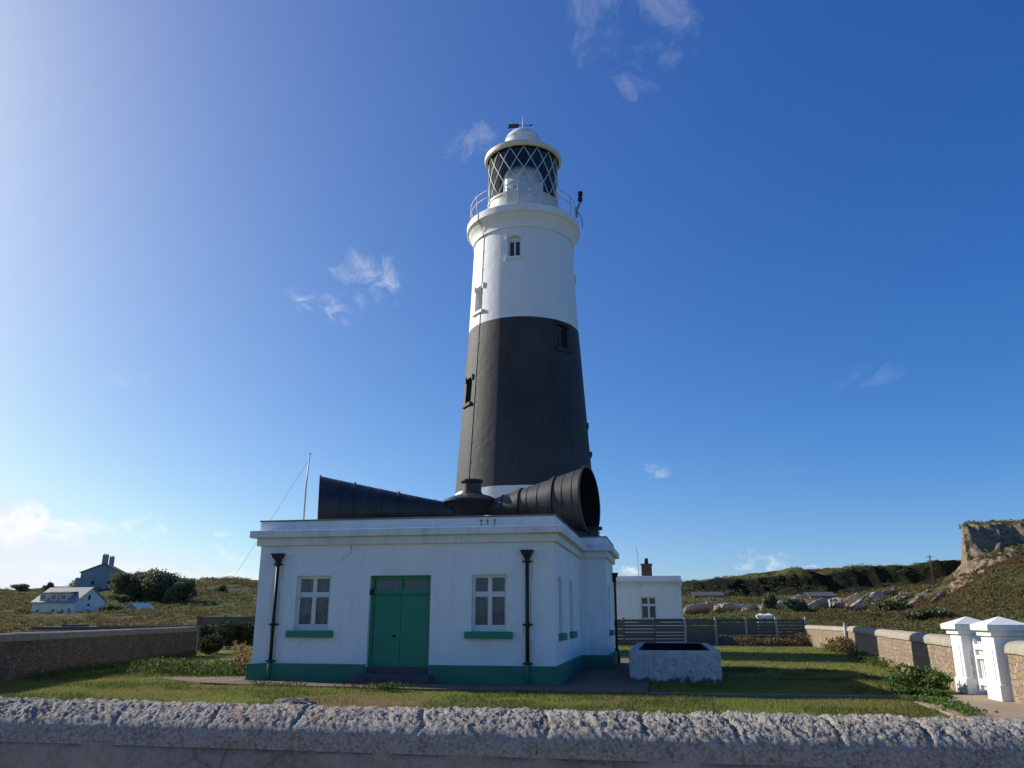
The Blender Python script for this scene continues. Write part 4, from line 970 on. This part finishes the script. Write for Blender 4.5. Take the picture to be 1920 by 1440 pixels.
# long low shed roof showing over the left wall
T = thing('low_shed', 'long low flat roof with a dark edge just beyond the left stone wall', 'shed', (-26.2, 46, 0), R(-2))
b = MB(); b.box(0, 3.4, 0, 2.4, -.3, 1.0); b.build('wall', M['house_grey'], T)
b = MB(); b.box(-.15, 3.55, -.15, 2.55, 1.0, 1.16); r_ = b.build('roof', M['slate_dark'], T)
b = MB(); b.box(1.1, 2.2, .6, 1.4, 1.16, 1.26); b.build('roof_hatch', M['slate_dark'], r_)
T = thing('low_wall', 'thin grey wall top showing beyond the left stone wall', 'wall', (-22.6, 45.6, 0), R(-2))
b = MB(); b.box(0, 5.6, 0, .3, -.3, 1.12); b.build('masonry', M['rubble_dark'], T); b = MB(); b.box(-.03, 5.63, -.03, .33, 1.12, 1.24); b.build('coping', M['coping_grey'], T)
# quarry sheds
def qshed(label, x, y, w_, d_, h_, z, rz, wallm):
    T = thing('quarry_shed', label, 'shed', (x, y, z), R(rz)); b = MB(); b.box(0, w_, 0, d_, -1, h_); b.build('wall', wallm, T)
    b = MB(); b.add([(-.2, -.3, h_), (w_ + .2, -.3, h_), (w_ + .2, d_ + .3, h_ + .9), (-.2, d_ + .3, h_ + .9), (-.2, -.3, h_ + .12), (w_ + .2, -.3, h_ + .12), (w_ + .2, d_ + .3, h_ + 1.02), (-.2, d_ + .3, h_ + 1.02)], [(0,1,2,3), (4,5,6,7), (0,1,5,4), (1,2,6,5), (2,3,7,6), (3,0,4,7)]); b.build('roof', M['shed'], T)
xx = (1523 - 960) / 1562 * 150; qshed('quarry shed with sloping grey roof and pale front below the dark cliff', xx, 150, 4.6, 5, 1.0, zat(1540, 1130, 150), -10, M['house_grey'])
xx = (1303 - 960) / 1562 * 175; qshed('low dark quarry shed just right of the white outbuilding', xx, 175, 6.2, 4, 1.0, zat(1320, 1127, 175), -8, M['house_grey'])
# utility pole
T = thing('utility_pole', 'lone wooden utility pole below the far cliff at right', 'pole', (92.3, 180, zat(1754, 1104, 180)))
b = MB(); b.tube([(0, 0, -1), (-.1, 0, 3.5), (-.25, 0, 7.2)], [.17, .15, .12], 8); b.build('pole', M['bark'], T)
b = MB(); b.box(-1.0, .5, -.06, .06, 6.75, 6.87); b.build('crossarm', M['bark'], T)

# ------------------------------------------------------------------ rocks
def rock(name, label, cat, loc, size, mat, seed, rot=(0, 0, 0), group=None, sub=4, amp=.35):
    bm = bmesh.new(); bmesh.ops.create_icosphere(bm, subdivisions=sub, radius=1)
    P = np.array([v.co[:] for v in bm.verts]); k1 = np.sign(P) * np.abs(P) ** .62
    n = fbm(P[:, 0] * 1.7 + seed * 3.1, P[:, 1] * 1.7 + P[:, 2] * 1.3 + seed, 4, seed) - .5
    st = np.floor((P[:, 0] * .8 + P[:, 2] * .9 + n * .4) * 4) / 4 * .10
    k1 = k1 * (1 + amp * 2 * n + st)[:, None]
    for v, c in zip(bm.verts, k1): v.co = (c[0] * size[0], c[1] * size[1], c[2] * size[2])
    me = bpy.data.meshes.new(name); bm.to_mesh(me); bm.free(); me.materials.append(mat)
    o = bpy.data.objects.new(name, me); COL.objects.link(o); o.location = loc; o.rotation_euler = rot
    me.polygons.foreach_set('use_smooth', [False] * len(me.polygons))
    return tag(o, label, cat, group)
rock('boulder', 'grey rough boulder on the grass just behind the front wall', 'boulder', (-4.35, 17.0, -.02), (.40, .3, .13), M['rock_near'], 3, (0, 0, .2))
RK = [  # px, row, Y, width px, height px, tilt deg, label
    (1375, 1143, 112, 60, 11, -4, 'long low pale rock band left in the quarry floor, beside the white outbuilding'),
    (1452, 1141, 112, 42, 10, -6, 'pale hump of rock above the two distant white pillars'),
    (1505, 1137, 112, 26, 9, 10, 'small pale rock above the end of the slat fence'),
    (1530, 1141, 110, 44, 12, 28, 'pale slanting rock below the quarry shed'),
    (1566, 1135, 112, 22, 16, 5, 'blocky upright pale rock with a dark cleft at its right side'),
    (1627, 1133, 112, 52, 15, 26, 'largest pale rock slab sloping up right, left of the round dark bush'),
    (1690, 1126, 114, 32, 9, 16, 'pale rock slab just above the round dark bush'),
    (1709, 1139, 108, 44, 9, 34, 'long narrow rock rib sloping up right beyond the dark bush'),
    (1738, 1121, 112, 26, 9, 36, 'narrow pale rib of rock midway to the cliff knoll'),
    (1772, 1115, 112, 34, 10, 12, 'pale rock shelf just below the slope of the knoll'),
    (1782, 1127, 104, 50, 7, 42, 'thin pale rock rib running down from the knoll'),
    (1305, 1144, 111, 40, 9, 6, 'leftmost pale rock, nearest the edge of the white outbuilding'),
    (1340, 1139, 118, 36, 7, -8, 'thin pale ledge behind the leftmost pale rocks'),
    (1405, 1146, 109, 26, 7, 14, 'small pale ledge left of the two distant white pillars'),
    (1480, 1131, 120, 44, 9, 18, 'broken grey rock below the left end of the quarry shed'),
    (1596, 1132, 116, 34, 12, 30, 'dark cleft rock between the upright block and the largest slab'),
    (1655, 1120, 122, 50, 8, 22, 'upper pale ledge above the largest rock slab'),
    (1722, 1128, 113, 40, 7, 38, 'slanting pale rib just left of the midway rib'),
    (1752, 1133, 103, 48, 6, 40, 'long low pale rib on the grass slope under the knoll'),
    (1808, 1098, 106, 46, 12, 40, 'pale scree apron at the foot of the knoll cliff'),
    (1850, 1073, 104, 34, 10, 34, 'pale rock standing out of the slope under the knoll cliff')]
for i, (px_, py_, Y, w_, h_, tl, lab) in enumerate(RK):
    m_ = Y / 1562 * 1.25
    rock('rock_outcrop', lab, 'rock', ((px_ - 960) / 1562 * Y, Y, zat(px_, py_, Y) - .25), (w_ / 2 * m_, 2.2, h_ / 2 * m_ * 1.05), M['rock'], i + 2, (R(-20), R(-tl), R(-12)), 'pale rock outcrops of the old quarry', 5, .22)

# ------------------------------------------------------------------ vegetation
def blob_points(n, c, r, rng, shell=.45):
    d = rng.normal(size=(n, 3)); d /= np.linalg.norm(d, axis=1, keepdims=True); q = (shell + (1 - shell) * rng.random(n)) ** .6
    return np.array(c) + d * q[:, None] * np.array(r)
def crown(name, lobes, n, leaf, mat, parent, seed, asp=.7):
    rng = np.random.default_rng(seed); P = []
    tot = sum(l[1][0] * l[1][2] for l in lobes)
    for c, r in lobes: P.append(blob_points(int(n * r[0] * r[2] / tot), c, r, rng))
    P = np.concatenate(P); k_ = rng.random(len(P)) < .16; cc = P.mean(0); P[k_] = cc + (P[k_] - cc) * rng.uniform(1.02, 1.22, (k_.sum(), 1)); P = P[P[:, 2] > .02]
    V, F = leaf_quads(P, leaf, None, asp, rng); return np_mesh(name, V, F, mat, parent)
def tree(label, x, y, w_, h_, seed, lean=0., group='evergreen trees beside the grey house', cut_=1.0):
    z = gz(x, y) - .2; T = thing('evergreen_tree', label, 'tree', (x, y, z), 0, group); rr = random.Random(seed)
    b = MB(); tk = [(0, 0, 0), (.1, 0, h_ * .3), (.2 + lean, 0, h_ * .6), (.2 + lean * 1.5, 0, h_ * .85)]; b.tube(tk, [.32, .26, .16, .06], 8)
    for k_ in range(6):
        a = rr.uniform(0, 6.28); z1_ = h_ * rr.uniform(.25, .6); b.tube([(.15, 0, z1_), (math.cos(a) * w_ * .3, math.sin(a) * w_ * .3, z1_ + h_ * .18)], [.1, .04], 6)
    b.build('trunk', M['bark'], T)
    lobes = []
    for k_ in range(19):
        a = rr.uniform(0, 6.28); q = rr.uniform(.1, .8) * w_ / 2; zz = h_ * rr.uniform(.10, .84); s_ = rr.uniform(.16, .30) * w_
        s_ *= 1.1 - .5 * abs(zz / h_ - .45); lobes.append(((math.cos(a) * q + lean * zz / h_, math.sin(a) * q, min(zz, h_ - s_ * .7)), (s_, s_, s_ * .72)))
    crown('crown', lobes, 6500, .42, M['leaf_dark'], T, seed); return T
for lab, px_, Y, w_, h_, sd_ in (('leftmost evergreen tree, nearly touching the grey house', 228, 178, 6.4, 5.3, 21), ('second evergreen tree from the grey house, tall and rounded', 254, 179, 7.6, 5.9, 22), ('middle evergreen tree, the highest of the row beside the grey house', 283, 178, 8.0, 6.4, 23), ('fourth evergreen tree from the grey house, broad crowned', 310, 177, 7.8, 6.1, 24), ('lowest evergreen tree at the right end of the row', 331, 174, 6.2, 5.2, 25)):
    tree(lab, (px_ - 960) / 1562 * Y, Y, w_, h_, sd_)
def bush(label, x, y, w_, d_, h_, seed, mat, leaf=.14, n=2500, name='bush', group=None, z=None, cat='bush'):
    z = (gz(x, y) if y > 54 else 0) - .03 if z is None else z; T = thing(name, label, cat, (x, y, z), 0, group); rr = random.Random(seed)
    b = MB()
    for k_ in range(7):
        a = rr.uniform(0, 6.28); b.tube([(math.cos(a) * .06, math.sin(a) * .06, 0), (math.cos(a) * w_ * .2, math.sin(a) * d_ * .2, h_ * .45), (math.cos(a) * w_ * .33, math.sin(a) * d_ * .33, h_ * .75)], [.025, .018, .008], 5)
    b.build('stem', M['bark'], T)
    lobes = []
    for k_ in range(11):
        a = rr.uniform(0, 6.28); q = rr.uniform(0, .36); s_ = rr.uniform(.14, .24)
        lobes.append(((math.cos(a) * q * w_, math.sin(a) * q * d_, h_ * rr.uniform(.25, .72)), (s_ * w_, s_ * d_, s_ * h_ * 1.3)))
    crown('foliage', lobes, n, leaf, mat, T, seed); return T
bush('leafy green bush growing at the foot of the right wall beside the gate path', 9.6, 19.7, 1.9, 1.1, .66, 31, M['leaf_bush'], .075, 3600)
bush('low weedy shrub spreading over the lawn edge in front of the gate bush', 8.95, 18.55, 1.5, .7, .26, 32, M['leaf_bush'], .08, 1500)
bush('dark bush against the end of the left stone wall', -14.3, 39.6, 1.6, 1.5, 1.0, 33, M['leaf_deep'], .12, 2200)
bush('tall dark bush between the left wall end and the slat fence', -15.1, 46.6, 2.6, 2.0, 1.55, 34, M['leaf_deep'], .14, 3000)
bush('dark bush in front of the left slat fence, nearest the house', -13.6, 46.4, 3.0, 1.6, 1.15, 35, M['leaf_deep'], .14, 3000)
bush('spreading dark shrub behind the left stone wall top', -17.6, 47.5, 2.8, 2, 1.35, 36, M['leaf_deep'], .14, 2600)
for lab, px_, py_, Y, w_, h_, sd_ in (('round dark bush among the pale quarry rocks', 1662, 1150, 104, 6.6, 2.3, 41), ('small dark bush by the end of the slat fence', 1492, 1157, 98, 3.0, 1.6, 42), ('upright dark bush just right of the distant white pillars', 1444, 1150, 106, 2.4, 2.6, 43), ('small round dark bush alone on the left hillside', 412, 1113, 200, 3.0, 1.8, 44),
        ('dark bushy thicket on the skyline left of the grey house', 140, 1103, 215, 7.5, 3.4, 45), ('wispy bush on the skyline at far left', 83, 1103, 225, 3.2, 2.8, 46), ('bush on the skyline at the left edge of the photo', 30, 1106, 232, 7.0, 2.2, 47), ('dark bush at the lower left corner of the white cottage', 40, 1148, 140, 4.5, 1.5, 48), ('dark shrub right of the porch of the white cottage', 208, 1148, 145, 5, 1.6, 49), ('low dark gorse below the grey house', 222, 1126, 172, 5.0, 1.8, 50), ('dark green gorse bush on the grass slope at right', 1745, 1152, 78, 5.0, 1.2, 51)):
    x_ = (px_ - 960) / 1562 * Y; bush(lab, x_, Y, w_, w_ * .8, h_, sd_, M['leaf_dark'], .34, 1800, 'bush', 'bushes on the far slopes')

def rock_at(p, Y):
    return rockf[np.clip(np.searchsorted(px, p), 0, len(px) - 1), np.clip(np.searchsorted(Yr, Y), 0, len(Yr) - 1)]
# bracken and heath on the slopes
def scatter(name, pxr, Yr_, n, size, leaf, per, mat, seed, mask=None):
    rng = np.random.default_rng(seed); Y = np.sqrt(rng.uniform(Yr_[0]**2, Yr_[1]**2, n)) if Yr_[1] < 130 else rng.uniform(*Yr_, n)
    p = rng.uniform(*pxr, n); X = (p - 960) / 1562 * Y
    k_ = fbm(X * .12, Y * .12, 3, 2) > .40 if mask is None else mask(X, Y, p)
    X, Y = X[k_], Y[k_]; Z = terr_z(X, Y); n = len(X); s_ = size * (.5 + rng.random(n))
    C = np.repeat(np.stack([X, Y, Z], 1), per, 0); S_ = np.repeat(s_, per)[:, None]
    d = rng.normal(size=(n * per, 3)); d /= np.linalg.norm(d, axis=1, keepdims=True); d[:, 2] = np.abs(d[:, 2]) * .7
    P = C + d * S_ * (.45 + .55 * rng.random((n * per, 1)))
    V, F = leaf_quads(P, leaf, None, .55, rng); o = np_mesh(name, V, F, mat)
    return tag(o, None, None, None, 'stuff')
tag(scatter('bracken', (-60, 500), (50, 130), 5200, .55, .20, 16, M['bracken'], 61), 'low green and russet bracken covering the left hillside', 'bracken')
tag(scatter('heath_scrub', (-60, 500), (130, 245), 6500, .8, .34, 14, M['bracken'], 62), 'dense low scrub covering the upper left hill', 'scrub')
tag(scatter('bracken', (1250, 1960), (56, 107), 11000, .42, .19, 15, M['bracken'], 63, lambda X, Y, p: ((Y < 100) | (p > 1700)) & (fbm(X*.2, Y*.2, 3, 2) > .30) & (rock_at(p, Y) < .3)), 'low russet and green bracken on the slope behind the right wall', 'bracken')
tag(scatter('heath_scrub', (1250, 1960), (100, 222), 7500, .7, .34, 12, M['bracken'], 64, lambda X, Y, p: (fbm(X*.1, Y*.1, 3, 2) > .42) & ~((p > 1790) & (Y > 101) & (Y < 114)) & (rock_at(p, Y) < .25) & ~((Y > 200) & (Y < 213) & (fbm(X*.3, Y*.3, 2, 4) > .45))), 'dark scrub scattered over quarry floor, cliff and cliff top', 'scrub')

# grass blades of the lawn
def grass(name, n, xr, yr, hgt, wid, mat, seed, keep=None):
    rng = np.random.default_rng(seed); X = rng.uniform(*xr, n); Y = rng.uniform(*yr, n)
    if keep is not None: k_ = keep(X, Y, rng); X, Y = X[k_], Y[k_]
    n = len(X); h = hgt * (.4 + .9 * rng.random(n)) * (.55 + .9 * fbm(X * .9, Y * .9, 3, 3)); a = rng.uniform(0, 6.28, n); ln = rng.normal(0, .45, (n, 2)) * h[:, None]
    dx, dy = np.cos(a) * wid / 2, np.sin(a) * wid / 2; Z = (fbm(X * .35, Y * .35, 3, 4) - .5) * .07 - .04
    V = np.stack([np.stack([X - dx, Y - dy, Z], 1), np.stack([X + dx, Y + dy, Z], 1), np.stack([X + ln[:, 0], Y + ln[:, 1], Z + h], 1)], 1).reshape(-1, 3)
    return tag(np_mesh(name, V, np.arange(len(V)).reshape(-1, 3), mat), None, None, None, 'stuff')
def inhouse(X, Y):
    x = (X - ORG[0]) * math.cos(PHI) - (Y - ORG[1]) * math.sin(PHI); y = (X - ORG[0]) * math.sin(PHI) + (Y - ORG[1]) * math.cos(PHI)
    return x, y
def keep_lawn(X, Y, rng, bare_=.96):
    x, y = inhouse(X, Y)
    k = ~((x > -8.7) & (x < 2.35) & (y > -1.86 + np.clip(-3 - x, 0, 9) * .1) & (y < 20)) & ~((x > -11.2) & (x < -8.5) & (y > -1.25 - (x + 8.9) * .62) & (y < .3)) & ~((x > 1.72) & (x < 4.24) & (y > 1.66) & (y < 8.95))
    k &= X < 10.2 + (Y - 18) * .27; k &= X > -14.2 - (Y - 30) * .0
    k &= ~((X > 8.6) & (Y < 19.2))
    bare = np.exp(-(((X + 3.1) / 2.3) ** 2 + ((Y - 17.9) / 2.4) ** 2)); k &= rng.random(len(X)) > bare * .97 - (fbm(X * 1.2, Y * 1.2, 3, 6) - .5) * .8
    return k
tag(grass('lawn_grass', 330000, (-15, 11), (15.2, 25), .055, .016, M['grass'], 71, keep_lawn), 'short mown grass of the front lawn', 'grass')
tag(grass('lawn_grass', 150000, (-16, 18.5), (25, 52), .075, .03, M['grass'], 72, keep_lawn), 'mown grass of the lawn farther back beside the house', 'grass')
def keep_tuft(X, Y, rng): return keep_lawn(X, Y, rng) & (fbm(X * .8 + 9, Y * .8, 4, 6) > .57)
tag(grass('grass_tufts', 120000, (-14.5, 11), (15.2, 30), .11, .02, M['weed'], 73, keep_tuft), 'darker coarse tufts scattered over the lawn', 'grass')
# weeds by the left corner of the house and along the edges
def weeds(label, pts, h, leaf, n, mat, seed, name='weeds', cat='weeds'):
    rng = np.random.default_rng(seed); P = []
    for (x0, y0, x1, y1, wd) in pts:
        t_ = rng.random(n); x = x0 + (x1 - x0) * t_ + rng.normal(0, wd, n); y = y0 + (y1 - y0) * t_ + rng.normal(0, wd, n)
        hh = h * (.4 + fbm(x * 1.6, y * 1.6, 2, 3)); P.append(np.stack([x, y, rng.random(n) ** .8 * hh], 1))
    V, F = leaf_quads(np.concatenate(P), leaf, None, .45, rng); return tag(np_mesh(name, V, F, mat), label, cat, None, 'stuff')
weeds('tall green weeds left of the house corner', [(-11.6, 27.2, -7.9, 25.4, .45)], .38, .10, 3600, M['weed'], 81)
weeds('tall dry orange grass at the left corner of the house', [(-8.5, 26.2, -7.85, 25.0, .12)], 1.0, .13, 500, M['dry'], 82, 'dry_grass', 'grass')
weeds('weeds growing along the paving edge in front of the door', [(-4.2, 20.75, -2.4, 20.45, .14), (-3.15, 20.5, -2.9, 20.4, .12), (-6.6, 21.6, -5.2, 21.3, .10)], .16, .06, 420, M['weed'], 83)
weeds('weeds spilling over the edge of the gate path', [(8.3, 18.2, 8.6, 16.9, .10), (8.55, 16.9, 8.0, 15.0, .13)], .16, .08, 520, M['leaf_bush'], 84)
weeds('rank dry grass at the foot of the slat fence', [(13.5, 50.2, 18.0, 50.6, .35), (16.6, 42.5, 15.8, 39, .35)], .6, .14, 1500, M['dry'], 85, 'dry_grass', 'grass')
weeds('rough weeds along the foot of the right stone wall', [(15.2, 37.5, 12.6, 28.5, .22), (16.9, 44.5, 16.4, 42.0, .3)], .30, .09, 1600, M['weed'], 86)
weeds('dark grass along the foot of the left stone wall', [(-14.2, 38, -13.5, 24, .18)], .22, .08, 3000, M['weed'], 87)
